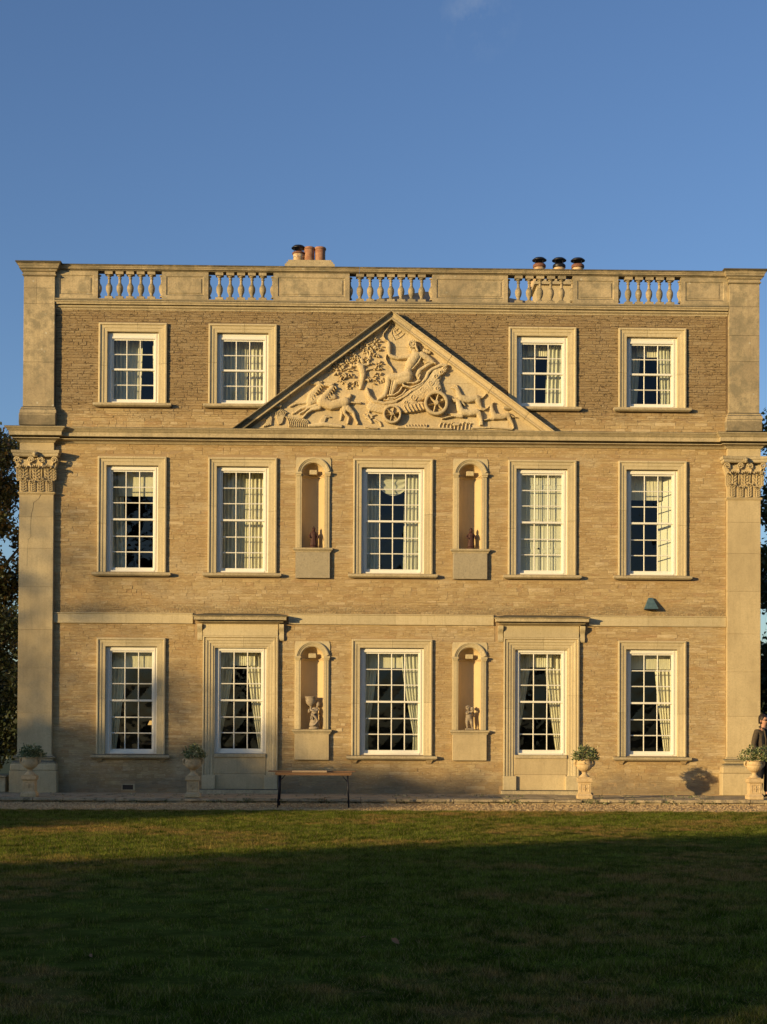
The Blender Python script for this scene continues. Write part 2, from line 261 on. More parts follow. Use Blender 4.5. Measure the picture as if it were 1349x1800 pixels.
# ------------------------------------------------------------------ mesh helpers
class MB:
    def __init__(s): s.v = []; s.f = []; s.c = []; s.m = []
    def add(s, vs, fs, col=None, mi=0):
        b = len(s.v); s.v += [tuple(map(float, v)) for v in vs]
        for f in fs: s.f.append(tuple(b + i for i in f)); s.c.append(col); s.m.append(mi)
        return s
    def box(s, x0, x1, y0, y1, z0, z1, col=None, mi=0):
        return s.add([(x0, y0, z0), (x1, y0, z0), (x1, y1, z0), (x0, y1, z0), (x0, y0, z1), (x1, y0, z1), (x1, y1, z1), (x0, y1, z1)],
                     [(0, 3, 2, 1), (4, 5, 6, 7), (0, 1, 5, 4), (1, 2, 6, 5), (2, 3, 7, 6), (3, 0, 4, 7)], col, mi)
    def cbox(s, x0, x1, y0, y1, z0, z1, b=.006, col=None, mi=0):
        """box with all front, side and top edges chamfered"""
        V = []
        for (zz, bb) in ((z0, b), (z0 + b, 0), (z1 - b, 0), (z1, b)):
            V += [(x0 + bb + b * (bb == 0), y0 + bb, zz), (x1 - bb - b * (bb == 0), y0 + bb, zz), (x1 - bb, y0 + bb + b * (bb == 0), zz), (x1 - bb, y1 - bb - b * (bb == 0), zz),
                  (x1 - bb - b * (bb == 0), y1 - bb, zz), (x0 + bb + b * (bb == 0), y1 - bb, zz), (x0 + bb, y1 - bb - b * (bb == 0), zz), (x0 + bb, y0 + bb + b * (bb == 0), zz)]
        F = []
        for k in range(3):
            for i in range(8): F.append((k * 8 + i, k * 8 + (i + 1) % 8, k * 8 + 8 + (i + 1) % 8, k * 8 + 8 + i))
        F.append(tuple(range(7, -1, -1))); F.append(tuple(range(24, 32)))
        return s.add(V, F, col, mi)
    def lathe(s, prof, cx=0, cy=0, cz=0, n=20, col=None, mi=0, sy=1.0, mod=None):
        V = []; F = []
        for (r, z) in prof:
            for i in range(n):
                a = 2 * math.pi * i / n; rr = r * (mod(a, z) if mod else 1)
                V.append((cx + rr * math.cos(a), cy + rr * math.sin(a) * sy, cz + z))
        for k in range(len(prof) - 1):
            for i in range(n): F.append((k * n + i, k * n + (i + 1) % n, (k + 1) * n + (i + 1) % n, (k + 1) * n + i))
        F.append(tuple(range(n - 1, -1, -1))); F.append(tuple(range((len(prof) - 1) * n, len(prof) * n)))
        return s.add(V, F, col, mi)
    def tube(s, pts, rads, n=8, col=None, mi=0):
        pts = [Vector(p) for p in pts]; V = []; F = []
        up = Vector((0.13, 0.31, .94))
        for i, p in enumerate(pts):
            d = (pts[min(i + 1, len(pts) - 1)] - pts[max(i - 1, 0)]).normalized()
            a = d.cross(up); a = a.normalized() if a.length > 1e-4 else Vector((1, 0, 0)); b = d.cross(a)
            r = rads[i] if hasattr(rads, '__len__') else rads
            for k in range(n):
                t = 2 * math.pi * k / n; V.append(p + (a * math.cos(t) + b * math.sin(t)) * r)
        for i in range(len(pts) - 1):
            for k in range(n): F.append((i * n + k, i * n + (k + 1) % n, (i + 1) * n + (k + 1) % n, (i + 1) * n + k))
        F.append(tuple(range(n))); F.append(tuple(range((len(pts) - 1) * n, len(pts) * n))[::-1])
        return s.add(V, F, col, mi)
    def sweep(s, path, prof, fmap, closed=False, col=None, mi=0):
        """profile (n, d): n to the right of the path in its plane (mitred), d out of the plane"""
        P = [Vector(p) for p in path]; N = len(P); V = []; F = []
        for i, p in enumerate(P):
            def nr(a, b):
                d = (b - a).normalized(); return Vector((d.y, -d.x))
            if closed: n0 = nr(P[i - 1], p); n1 = nr(p, P[(i + 1) % N])
            else:
                n0 = nr(P[i - 1], p) if i > 0 else nr(p, P[i + 1]); n1 = nr(p, P[i + 1]) if i < N - 1 else n0
            m = n0 + n1; m = m / max(m.dot(n0), .15)
            for (n, d) in prof: V.append(fmap(p.x + m.x * n, p.y + m.y * n, d))
        K = len(prof)
        for i in range(N if closed else N - 1):
            j = (i + 1) % N
            for k in range(K):
                l = (k + 1) % K; F.append((i * K + k, j * K + k, j * K + l, i * K + l))
        if not closed: F.append(tuple(range(K))); F.append(tuple(range((N - 1) * K, N * K))[::-1])
        return s.add(V, F, col, mi)
    def build(s, name, mat, parent=None, smooth=False, recalc=True, **tags):
        me = bpy.data.meshes.new(name); me.from_pydata(s.v, [], s.f)
        mats = mat if isinstance(mat, (list, tuple)) else [mat]
        for m in mats: me.materials.append(m)
        if len(mats) > 1: me.polygons.foreach_set('material_index', s.m)
        if any(c is not None for c in s.c):
            a = me.color_attributes.new('tone', 'FLOAT_COLOR', 'CORNER'); arr = []
            for f, c in zip(s.f, s.c): arr += list(c or (.5, .5, .5, 1)) * len(f)
            a.data.foreach_set('color', arr)
        if recalc:
            import bmesh
            bm = bmesh.new(); bm.from_mesh(me); bmesh.ops.recalc_face_normals(bm, faces=bm.faces); bm.to_mesh(me); bm.free()
        if smooth:
            me.polygons.foreach_set('use_smooth', [True] * len(me.polygons))
            if smooth != True: me.set_sharp_from_angle(angle=math.radians(smooth))
        me.update()
        o = bpy.data.objects.new(name, me); COL.objects.link(o)
        if parent: o.parent = parent
        for k, v in tags.items(): o[k] = v
        return o
def XZ(x, z, d): return (x, -d, z)
def XY(x, y, d): return (x, y, d)
def empty(name, loc, label=None, cat=None, group=None, parent=None, rz=0):
    o = bpy.data.objects.new(name, None); COL.objects.link(o); o.location = loc; o.rotation_euler.z = rz; o.empty_display_size = .2
    if label: o['label'] = label
    if cat: o['category'] = cat
    if group: o['group'] = group
    if parent: o.parent = parent
    return o
def tag(o, label, cat, group=None):
    o['label'] = label; o['category'] = cat
    if group: o['group'] = group
    return o
def rc(): return (random.random(), random.random(), random.random(), 1)
def copy_tree(o, parent=None):
    c = o.copy(); COL.objects.link(c); c.parent = parent
    for ch in [k for k in KIDS.get(o.name, [])]: copy_tree(ch, c)
    return c
KIDS = {}
def index_kids():
    KIDS.clear()
    for o in COL.objects:
        if o.parent: KIDS.setdefault(o.parent.name, []).append(o)

# ================================================================== GROUND
GZ = -0.10
mb = MB(); mb.add([(-600, -600, GZ - .06), (600, -600, GZ - .06), (600, 900, GZ - .06), (-600, 900, GZ - .06)], [(0, 1, 2, 3)])
mb.build('ground', M['ground'], kind='structure')
mb = MB(); nx, ny = 60, 50; vs = []; fs = []
for j in range(ny + 1):
    for i in range(nx + 1):
        x = -30 + i; y = -5.62 - j * 1.1
        vs.append((x, y + (.05 * math.sin(x * 1.7) + .04 * math.sin(x * 4.1) if j == 0 else 0), GZ + .004 + .02 * math.sin(x * .5) * math.sin(y * .37) * (j > 1)))
for j in range(ny):
    for i in range(nx):
        a = j * (nx + 1) + i; fs.append((a, a + nx + 1, a + nx + 2, a + 1))
mb.add(vs, fs); lawn = mb.build('lawn', M['lawn'], kind='structure', smooth=True)
mb = MB(); mb.add([(-30, -6.2, GZ - .01), (30, -6.2, GZ - .01), (30, -2.2, GZ - .004), (-30, -2.2, GZ - .004)], [(0, 1, 2, 3)])
mb.build('gravel_path', M['gravel'], kind='structure')
# loose gravel
mb = MB(); rs = random.Random(5)
OCT = [(0, 1, 4), (1, 2, 4), (2, 3, 4), (3, 0, 4)]
for k in range(15000):
    x = rs.uniform(-9.5, 9.5); y = rs.uniform(-5.7, -2.55); r = rs.uniform(.009, .026); a = rs.uniform(0, 3)
    h = r * rs.uniform(.5, .9); z = GZ - .004
    vs = [(x + r * math.cos(a + q * 1.57) * (1 if q % 2 else 1.35), y + r * math.sin(a + q * 1.57), z) for q in range(4)] + [(x, y, z + h)]
    mb.add(vs, OCT, (rs.random(), rs.random(), 0, 1))
mb.build('loose_gravel', M['pebble'], recalc=False, kind='stuff', label='loose golden gravel lying on the path between terrace and lawn', category='gravel')
# terrace: base and the flags
mb = MB(); mb.box(-9.9, 9.9, -2.42, .3, GZ - .05, -.035); ter = mb.build('terrace', M['mortar'], kind='structure')
rs = random.Random(9)
def jag_slab(x0, x1, y0, y1, z0, z1, rs, amp=.02):
    ring = []; n = max(3, int((x1 - x0) / .12))
    for i in range(n + 1): ring.append((x0 + (x1 - x0) * i / n, y0 + rs.uniform(-amp, amp)))
    for i in range(n + 1): ring.append((x1 - (x1 - x0) * i / n, y1))
    V = []; K = len(ring); cx, cy = (x0 + x1) / 2, (y0 + y1) / 2
    for (sc, z, j) in ((1, z0, 0), (1, z1 - .014, .006), (.985, z1, .0)):
        for (x, y) in ring: V.append((cx + (x - cx) * sc, cy + (y - cy) * sc, z + (rs.uniform(-j, j))))
    F = [tuple(range(2 * K, 3 * K)), tuple(range(K - 1, -1, -1))]
    for q in range(2):
        for i in range(K): F.append((q * K + i, q * K + (i + 1) % K, q * K + K + (i + 1) % K, q * K + K + i))
    m = MB(); m.add(V, F); return m
for row, (y0, y1) in enumerate(((-2.52, -1.75), (-1.735, -.95), (-.935, -.16))):
    x = -9.9
    while x < 9.8:
        w = rs.uniform(.55, 1.25); x1 = min(x + w, 9.95)
        dz = rs.uniform(-.016, .004)
        jag_slab(x + .008, x1 - .008, y0, y1, -.06, 0 + dz, rs, .028 if row == 0 else .004).build('paving_stone', M['paving'], ter)
        if row == 0:
            xx = x
            while xx < x1 - .1:
                w2 = min(rs.uniform(.3, .6), x1 - xx)
                mq = MB(); mq.cbox(xx + .006, xx + w2 - .006, y0 + rs.uniform(.03, .09), y0 + .4, GZ - .04, -.062, .012); mq.build('plinth_stone', M['paving'], ter); xx += w2
        x = x1
# moss & weeds along the edge
mb = MB(); rs = random.Random(4)
def leafquad(mb, p, L, W, rs, up=.5, col=None):
    d = Vector((rs.uniform(-1, 1), rs.uniform(-1, 1), rs.uniform(-up, 1))).normalized(); q = Vector((rs.uniform(-1, 1), rs.uniform(-1, 1), rs.uniform(-1, 1)))
    a = d.cross(q); a = a.normalized() * W; p = Vector(p)
    n = d.cross(a).normalized() * W * .35
    mb.add([p, p + d * L * .5 + a + n, p + d * L, p + d * L * .5 - a + n], [(0, 1, 2), (0, 2, 3)], col or (rs.random(), rs.random(), 0, 1))
for k in range(2600):
    c = rs.gauss(0, 1); x = rs.choice((-1, 1, 1)) * abs(rs.gauss(4.5, 2.4)); 
    if abs(x) > 9: continue
    y = rs.choice((-2.52, -2.5, -1.74, -2.46)) + rs.gauss(0, .02); z = -.09 if y < -2.44 else 0
    if math.sin(x * 3.3) + math.sin(x * 7.9) < .3: continue
    leafquad(mb, (x, y, z + rs.uniform(0, .05)), .035, .012, rs)
mb.build('edge_weeds', M['leafpot'], recalc=False, kind='stuff', label='small green weeds and moss growing along the terrace edge stones', category='weeds')

# ================================================================== HOUSE
house = empty('country_house', (0, 0, 0), 'three storey golden ironstone country house with carved pediment and roof balustrade', 'house')
TH = .45
W1 = [(-6.554, -5.035), (-4.11, -2.587), (2.601, 4.124), (5.073, 6.60)]
W2 = [(-6.553, -5.024), (-4.10, -2.566), (-.865, .917), (2.601, 4.134), (5.075, 6.619)]
W3 = [(-6.546, -5.02), (-.882, .922), (5.078, 6.614)]
DR = [(-4.19, -2.517), (2.513, 4.205)]
R1, R2, R3 = (8.686, 10.464), (4.911, 7.473), (.856, 3.434)
NCH = [(-1.757, 5.47, 7.12), (1.757, 5.47, 7.12), (-1.757, 1.42, 3.01), (1.757, 1.42, 3.01)]
holes = []
for (a, b) in W1: holes.append((a + .12, b - .12, R1[0], R1[1] - .12))
for (a, b) in W2: holes.append((a + .12, b - .12, R2[0], R2[1] - .12))
for (a, b) in W3: holes.append((a + .12, b - .12, R3[0], R3[1] - .12))
for (a, b) in DR: holes.append((a + .2, b - .2, .76, 3.34))
for (x, z0, zs) in NCH: holes.append((x - .30, x + .30, z0 - .02, zs + .31))
# core wall as cells between the openings
xs = sorted({-8.2, 8.2} | {round(h[i], 4) for h in holes for i in (0, 1)}); zs_ = sorted({-.08, 10.95} | {round(h[i], 4) for h in holes for i in (2, 3)})
mb = MB(); Y0 = .010
def inhole(x, z): return any(h[0] < x < h[1] and h[2] < z < h[3] for h in holes)
for j in range(len(zs_) - 1):
    i = 0
    while i < len(xs) - 1:
        zc = (zs_[j] + zs_[j + 1]) / 2
        if inhole((xs[i] + xs[i + 1]) / 2, zc): i += 1; continue
        k = i
        while k < len(xs) - 1 and not inhole((xs[k] + xs[k + 1]) / 2, zc): k += 1
        mb.box(xs[i], xs[k], Y0, TH, zs_[j], zs_[j + 1]); i = k
wall = mb.build('front_wall', M['mortar'], house)

# coursed rubble
def tri_clear(z):
    if z < 8.12 or z > 10.80: return None
    h = (10.80 - z) / (10.80 - 8.14); return (-.0 - 3.45 * h, .04 + 3.50 * h)
excl = []
for (a, b) in W1: excl.append((a, b, R1[0] - .09, R1[1])); excl.append((a - .13, b + .13, R1[0] - .095, R1[0] - .0))
for (a, b) in W2: excl.append((a, b, R2[0] - .1, R2[1])); excl.append((a - .09, b + .09, R2[0] - .11, R2[0]))
for (a, b) in W3: excl.append((a, b, R3[0] - .1, R3[1])); excl.append((a - .09, b + .09, R3[0] - .11, R3[0]))
for (a, b) in DR: excl.append((a, b, .0, 4.0)); excl.append((a - .2, b + .2, 3.4, 4.0)); excl.append((a - .1, b + .1, .0, .12))
for (x, z0, zs) in NCH: excl.append((x - .395, x + .395, z0 - .68, zs + .38))
excl.append((-8.3, 8.3, 7.80, 8.13)); excl.append((-8.3, 8.3, 3.752, 3.995)); excl.append((-8.3, 8.3, 10.77, 11)); excl.append((-5.98, -5.67, .04, .19))
rs = random.Random(77); stones = []
z = 0.0
while z < 10.77:
    att = z > 8.1
    h = rs.choice((.045, .05, .055, .06, .065, .075))
    if 7.5 < z < 7.8 or 4.3 < z < 4.75 or z < .6: h = max(h, rs.choice((.065, .085)))
    for lim in (3.752, 3.995, 7.80, 8.13, 10.77):
        if z < lim - .001 and z + h > lim - .03: h = lim - z
    z1 = z + h; zc = (z + z1) / 2
    iv = [(-7.51, 7.51)]
    cuts = [(e[0], e[1]) for e in excl if e[2] < z1 - .012 and e[3] > z + .012]
    tcl = tri_clear(zc)
    if tcl: cuts.append(tcl)
    for (c0, c1) in cuts:
        nv = []
        for (a, b) in iv:
            if c1 <= a or c0 >= b: nv.append((a, b)); continue
            if c0 > a: nv.append((a, c0))
            if c1 < b: nv.append((c1, b))
        iv = nv
    for (a, b) in iv:
        x = a
        while x < b - .001:
            w = rs.choice((.12, .15, .18, .22, .26, .32, .42)) * rs.uniform(.85, 1.15)
            if b - x - w < .12: w = b - x
            g = .0028 if not att else .0045
            stones.append((x + g * rs.uniform(.5, 1), x + w - g * rs.uniform(.5, 1), z + g * rs.uniform(.4, 1.1), z1 - g * rs.uniform(.4, 1.1), att, zc)); x += w
    z = z1
def stone_mesh(mb, s):
    x0, x1, z0, z1, att, zc = s
    p = (rs.uniform(.001, .0085) if not att else rs.uniform(.001, .014)); c = (rs.random(), rs.random(), rs.random(), 1)
    j = lambda a: rs.uniform(-a, a)
    b = .006
    if not att: b = .004
    V = [(x0, Y0 + .01, z0), (x1, Y0 + .01, z0), (x1, Y0 + .01, z1), (x0, Y0 + .01, z1)]
    o = [(x0 + j(.004), Y0 - p * .55, z0 + j(.003)), (x1 + j(.004), Y0 - p * .55, z0 + j(.003)), (x1 + j(.004), Y0 - p * .55, z1 + j(.003)), (x0 + j(.004), Y0 - p * .55, z1 + j(.003))]
    q = [(x0 + b + abs(j(.006)), Y0 - p + j(.003), z0 + b + abs(j(.004))), (x1 - b - abs(j(.006)), Y0 - p + j(.003), z0 + b + abs(j(.004))),
         (x1 - b - abs(j(.006)), Y0 - p + j(.003), z1 - b - abs(j(.004))), (x0 + b + abs(j(.006)), Y0 - p + j(.003), z1 - b - abs(j(.004)))]
    F = [(8, 9, 10, 11)]
    for k in range(4):
        F.append((k, (k + 1) % 4, 4 + (k + 1) % 4, 4 + k)); F.append((4 + k, 4 + (k + 1) % 4, 8 + (k + 1) % 4, 8 + k))
    mb.add(V + o + q, F, c)
stones.sort(key=lambda s: -(s[1] - s[0]) * (s[3] - s[2]))
for s in stones[:298]:
    m = MB(); stone_mesh(m, s); m.build('stone', M['rubble'], wall, recalc=False)
m = MB()
for s in stones[298:]: stone_mesh(m, s)
m.build('small_stones', M['rubble'], wall, recalc=False, kind='stuff')
print('stones', len(stones))
# sides, rear, floors
mb = MB(); mb.box(-8.2, -7.75, TH + .002, 12, -.08, 10.95); mb.build('side_wall', M['ashlar'], house)
mb = MB(); mb.box(7.75, 8.2, TH + .002, 12, -.08, 10.95); mb.build('side_wall', M['ashlar'], house)
mb = MB(); mb.box(-8.2, 8.2, 12.002, 12.4, -.08, 10.95); mb.build('rear_wall', M['ashlar'], house)
mb = MB(); mb.box(-7.74, 7.74, 4.5, 4.6, -.05, 10.85); mb.build('inner_wall', M['room'], house)
for z in (-.07, 4.12, 8.2, 10.7):
    mb = MB(); mb.box(-7.74, 7.74, TH + .004, 4.49, z, z + .12 if z > 0 else z + .05); mb.build('floor_slab', M['room'], house)
for x in (-4.75, -2.35, 2.35, 4.85):
    for (z0, z1) in ((-.01, 4.11), (4.25, 8.19), (8.33, 10.69)):
        mb = MB(); mb.box(x - .06, x + .06, TH + .006, 4.48, z0, z1); mb.build('partition', M['room'], house)

# ------------------------------------------------------------------ windows
ARCH = [(0, -.02), (0, .052), (.022, .060), (.040, .058), (.052, .034), (.112, .030), (.116, .018), (.186, .014), (.19, .008), (.19, -.14), (.10, -.14), (.10, -.02)]
ARCHD = [(0, -.02), (0, .07), (.03, .075), (.045, .04), (.06, .055), (.10, .052), (.115, .034), (.16, .032), (.168, .016), (.225, .014), (.232, .0), (.262, -.004), (.262, -.14), (.14, -.14), (.14, -.02)]
def drape(mb, z0, z1, outer, inner, y, nz=14, pl=.085, amp=.02, seed=0):
    """pleated cloth hanging between the outer edge x and the inner edge curve inner(t), t=0 at the top"""
    rr = random.Random(seed); V = []; nc = 40; ph = rr.uniform(0, 6)
    for j in range(nz + 1):
        t = j / nz; z = z1 + (z0 - z1) * t; xi = inner(t)
        for i in range(nc + 1):
            u = i / nc; x = outer + (xi - outer) * u
            full = abs(inner(0) - outer)
            yy = y + amp * (math.sin(u * full / pl * 6.28 + ph + .5 * math.sin(u * 7 + t * 1.5)) + .35 * math.sin(u * full / pl * 13.1 + t * 2 + ph))
            V.append((x, yy, z))
    F = [(j * (nc + 1) + i, j * (nc + 1) + i + 1, (j + 1) * (nc + 1) + i + 1, (j + 1) * (nc + 1) + i) for j in range(nz) for i in range(nc)]
    mb.add(V, F)
def window(x0, x1, zb, zt, cols, rows, spec, arch='n', name='window'):
    if arch == 'd': ox0, ox1, oz0, oz1 = x0 + .262, x1 - .262, .874, 3.246; topb, aw = .07, .262
    else: ox0, ox1, oz0, oz1 = x0 + .19, x1 - .19, zb, zt - .20; topb = .07
    if rows == 4: topb = .115
    YF = .075
    mb = MB(); bw = .088                                  # box frame
    mb.box(ox0, ox0 + bw, YF, YF + .14, oz0, oz1); mb.box(ox1 - bw, ox1, YF, YF + .14, oz0, oz1)
    mb.box(ox0 + bw, ox1 - bw, YF + .002, YF + .14, oz1 - topb, oz1); mb.box(ox0 + bw, ox1 - bw, YF - .01, YF + .14, oz0, oz0 + .035)
    mb.box(ox0 + bw * .6, ox0 + bw, YF - .012, YF - .001, oz0 + .035, oz1 - .02); mb.box(ox1 - bw, ox1 - bw * .6, YF - .012, YF - .001, oz0 + .035, oz1 - .02)
    mb.box(ox0 + bw + .001, ox1 - bw - .001, YF - .012, YF, oz1 - topb - .012, oz1 - topb + .03)
    w = mb.build(name, M['white'], house)
    # architrave
    if arch == 'd':
        for path in ([(x0, .40), (x0, 1.898)], [(x0, 1.902), (x0, 3.49), (x0 + .9, 3.49)], [(x0 + .904, 3.49), (x1, 3.49), (x1, 2.202)], [(x1, 2.198), (x1, .40)]):
            m = MB(); m.sweep(path, ARCHD, XZ); m.build('architrave_block', M['dress'], w)
        for xa in (x0, x1 - .29):
            m = MB(); m.cbox(xa - .005, xa + .29, -.085, .05, .085, .398, .006); m.build('plinth_block', M['dress'], w)
    else:
        za_, zc_ = zb + (zt - zb) * random.uniform(.35, .6), zb + (zt - zb) * random.uniform(.35, .6); xm = x0 + (x1 - x0) * random.uniform(.42, .58); g_ = .0022
        for path in ([(x0, zb - .012), (x0, za_ - g_)], [(x0, za_ + g_), (x0, zt), (xm - g_, zt)], [(xm + g_, zt), (x1, zt), (x1, zc_ + g_)], [(x1, zc_ - g_), (x1, zb - .012)]):
            dj = random.uniform(-.0015, .0015); m = MB(); m.sweep(path, [(a_, b_ + dj) for a_, b_ in ARCH], XZ); m.build('architrave_block', M['dress'], w)
        m = MB(); ov = .075; q = [(0, -.0), (.09, .0)]
        P = [(x0 - ov + .03, .02), (x0 - ov + .03, -.06), (x1 + ov - .03, -.06), (x1 + ov - .03, .02)]
        prof = [(-.02, zb - .012), (.062, zb - .026), (.066, zb - .075), (.05, zb - .09), (.02, zb - .108), (-.02, zb - .108)]
        # solid sill: swept nosing plus its bed
        m.sweep(P, prof, XY); m.box(x0 - ov + .05, x1 + ov - .05, -.041, .2, zb - .104, zb - .013)
        m.build('window_sill', M['weath'], w)
        if zb < 1:
            for xa in (x0 - .0, x1 - .13):
                m = MB(); m.add([(xa, -.0, zb - .11), (xa + .15, -.0, zb - .11), (xa + .15, -.06, zb - .11), (xa, -.06, zb - .11), (xa + .03, 0, zb - .19), (xa + .11, 0, zb - .19), (xa + .11, -.02, zb - .19), (xa + .03, -.02, zb - .19)],
                               [(0, 1, 2, 3), (4, 5, 6, 7), (0, 1, 5, 4), (1, 2, 6, 5), (2, 3, 7, 6), (3, 0, 4, 7)]); m.build('sill_bracket', M['rubble'], w)
    # sashes
    sx0, sx1 = ox0 + bw, ox1 - bw; sz0, sz1 = oz0 + .035, oz1 - topb; st = .036; mid = (sz0 + .03 + sz1) / 2
    bars = MB
    bb = .013
    hr = rows // 2
    for part, (za, zb_, yy, rb, rt) in enumerate(((mid - .02, sz1, YF + .022, .042, .045), (sz0, mid + .02, YF + .062, .07, .042))):
        m = MB()
        m.box(sx0, sx0 + st, yy, yy + .036, za, zb_); m.box(sx1 - st, sx1, yy, yy + .036, za, zb_)
        m.box(sx0 + st, sx1 - st, yy + .001, yy + .036, za, za + rb); m.box(sx0 + st, sx1 - st, yy + .001, yy + .036, zb_ - rt, zb_)
        m.build('sash', M['white'], w)
        gx0, gx1, gz0, gz1 = sx0 + st, sx1 - st, za + rb, zb_ - rt
        cw, rh = (gx1 - gx0) / cols, (gz1 - gz0) / hr
        for i in range(1, cols):
            m = MB(); x = gx0 + i * cw; m.add([(x - bb, yy + .014, gz0), (x + bb, yy + .014, gz0), (x + bb, yy + .014, gz1), (x - bb, yy + .014, gz1), (x - .004, yy + .003, gz0), (x + .004, yy + .003, gz0), (x + .004, yy + .003, gz1), (x - .004, yy + .003, gz1)],
                                                [(0, 1, 2, 3), (4, 5, 6, 7), (0, 4, 7, 3), (1, 2, 6, 5), (0, 1, 5, 4), (3, 7, 6, 2)]); m.build('glazing_bar', M['white'], w)
        for j in range(1, hr):
            m = MB(); z = gz0 + j * rh; m.add([(gx0, yy + .0145, z - bb), (gx0, yy + .0145, z + bb), (gx1, yy + .0145, z + bb), (gx1, yy + .0145, z - bb), (gx0, yy + .0035, z - .004), (gx0, yy + .0035, z + .004), (gx1, yy + .0035, z + .004), (gx1, yy + .0035, z - .004)],
                                                [(0, 1, 2, 3), (4, 5, 6, 7), (0, 4, 7, 3), (1, 2, 6, 5), (0, 1, 5, 4), (3, 7, 6, 2)]); m.build('glazing_bar', M['white'], w)
        for i in range(cols):
            for j in range(hr):
                t0, t1 = random.uniform(-.0026, .0026), random.uniform(-.0026, .0026)
                m = MB(); a, b, c, d = gx0 + i * cw + .003, gx0 + (i + 1) * cw - .003, gz0 + j * rh + .003, gz0 + (j + 1) * rh - .003
                m.add([(a, yy + .018 + t0, c), (b, yy + .018 - t0, c), (b, yy + .018 + t1, d), (a, yy + .018 - t1, d)], [(0, 1, 2, 3)]); m.build('pane', M['glass'], w, recalc=False)
    # inside
    W_ = sx1 - sx0; CY = .33
    for k, c in enumerate(spec):
        typ = c[0]; m = MB()
        if typ == 'L' or typ == 'R':
            f0, f1, tie = c[1], c[2], (c[3] if len(c) > 3 else 0)
            mt = M[c[4]] if len(c) > 4 else M['curtain']
            sgn = 1 if typ == 'L' else -1; ex = sx0 - .12 if typ == 'L' else sx1 + .12
            def inner(t, f0=f0, f1=f1, tie=tie, sgn=sgn, typ=typ):
                if tie:
                    tt = min(t / tie, 1); f = f0 + (f1 - f0) * tt ** 1.35 if t <= tie else f1 + .08 * (t - tie)
                else: f = f0 + (f1 - f0) * t
                return (sx0 if typ == 'L' else sx1) + sgn * (f * W_)
            drape(m, oz0 - .05, oz1 + .05, ex, inner, CY + (.0 if len(c) > 4 else .13), seed=int(x0 * 100) + k)
            m.build('curtain', mt, w, smooth=True, recalc=False)
        elif typ == 'V':                                  # straight pelmet
            drape(m, oz1 - c[1], oz1 + .05, sx0 + c[2] * W_, lambda t: sx0 + c[3] * W_, CY + .07, nz=3, pl=.05, amp=.012, seed=k); m.build('valance', M['curtain'], w, smooth=True, recalc=False)
        elif typ == 'S':                                  # swagged blind
            nC, nR = 30, 16; V = []
            for j in range(nR + 1):
                for i in range(nC + 1):
                    u = i / nC; v = j / nR; x = sx0 + (.20 + .62 * u) * W_; sag = .26 * math.sin(math.pi * u) ** .8
                    V.append((x, CY + .06 + .02 * math.sin(v * 22), oz1 - v * (.30 + sag)))
            m.add(V, [(j * (nC + 1) + i, j * (nC + 1) + i + 1, (j + 1) * (nC + 1) + i + 1, (j + 1) * (nC + 1) + i) for j in range(nR) for i in range(nC)]); m.build('swag_blind', M['sheer'], w, smooth=True, recalc=False)
        elif typ == 'SH':                                 # closed panelled shutters
            for h in (0, 1):
                a = sx0 - .05 + h * (W_ / 2 + .052); b = a + W_ / 2 + .048
                for q in (0, 1):
                    aa = a + q * (b - a) / 2 + .002; ab = a + (q + 1) * (b - a) / 2 - .002
                    m = MB(); m.box(aa, ab, .262, .285, oz0, oz1 + .02)
                    zz = oz0 + .08
                    for hh in (.52, .66, .78, .3):
                        if ab - aa > .13:
                            m.sweep([(aa + .045, zz), (aa + .045, zz + hh - .07), (ab - .045, zz + hh - .07), (ab - .045, zz)], [(0, -.262), (.008, -.250), (.022, -.250), (.03, -.262)], XZ, closed=True)
                        zz += hh
                    m.build('shutter', M['shutter'], w)
            m = MB(); m.lathe([(.0, 0), (.018, .005), (.02, .02), (0, .03)], 0, 0, 0, 10); o = m.build('shutter_knob', M['dmetal'], w); o.location = ((sx0 + sx1) / 2 - .05, .262, 5.52); o.rotation_euler.x = 1.57
        elif typ == 'SO':                                 # folded-back shutters in the splayed reveals
            for sg, xa, ln, yl in ((1, sx0 - .02, .12, .20), (-1, sx1 + .03, .30, .30)):
                m = MB(); x2 = xa + sg * ln
                zz = [oz0, oz0 + .62, oz0 + 1.3, oz1]
                m.add([(xa, .24, oz0), (xa, .24, oz1), (x2, .24 + yl, oz1), (x2, .24 + yl, oz0), (xa + sg * -.02, .25, oz0), (xa + sg * -.02, .25, oz1), (x2 + sg * -.02, .26 + yl, oz1), (x2 + sg * -.02, .26 + yl, oz0)],
                      [(0, 1, 2, 3), (4, 5, 6, 7), (0, 4, 5, 1), (3, 2, 6, 7), (1, 5, 6, 2), (0, 3, 7, 4)]); m.build('shutter', M['shutter'], w)
    return w
window(*W1[0], *R1, 3, 4, [('L', .66, .62), ('R', .10, .06, 0, 'sheer')])
window(*W1[1], *R1, 3, 4, [('L', .60, .56), ('R', .34, .36)])
window(*W1[2], *R1, 3, 4, [('L', .36, .36), ('V', .35, .2, .8), ('R', .32, .40, 0, 'sheer')])
window(*W1[3], *R1, 3, 4, [('L', .34, .22), ('V', .35, .2, .8), ('R', .30, .24, .8, 'sheer')])
window(*W2[0], *R2, 3, 6, [('L', .22, .30), ('V', .62, .1, 1.1)])
window(*W2[1], *R2, 3, 6, [('L', .60, .56), ('R', .46, .46)])
window(*W2[2], *R2, 4, 6, [('L', .26, .24), ('S',), ('R', .27, .31, 0, 'sheer')])
window(*W2[3], *R2, 3, 6, [('SH',)])
window(*W2[4], *R2, 3, 6, [('SO',), ('V', .62, .05, .8)])
window(*W3[0], *R3, 3, 6, [('L', .34, .08, .98), ('V', .45, .0, 1.1)])
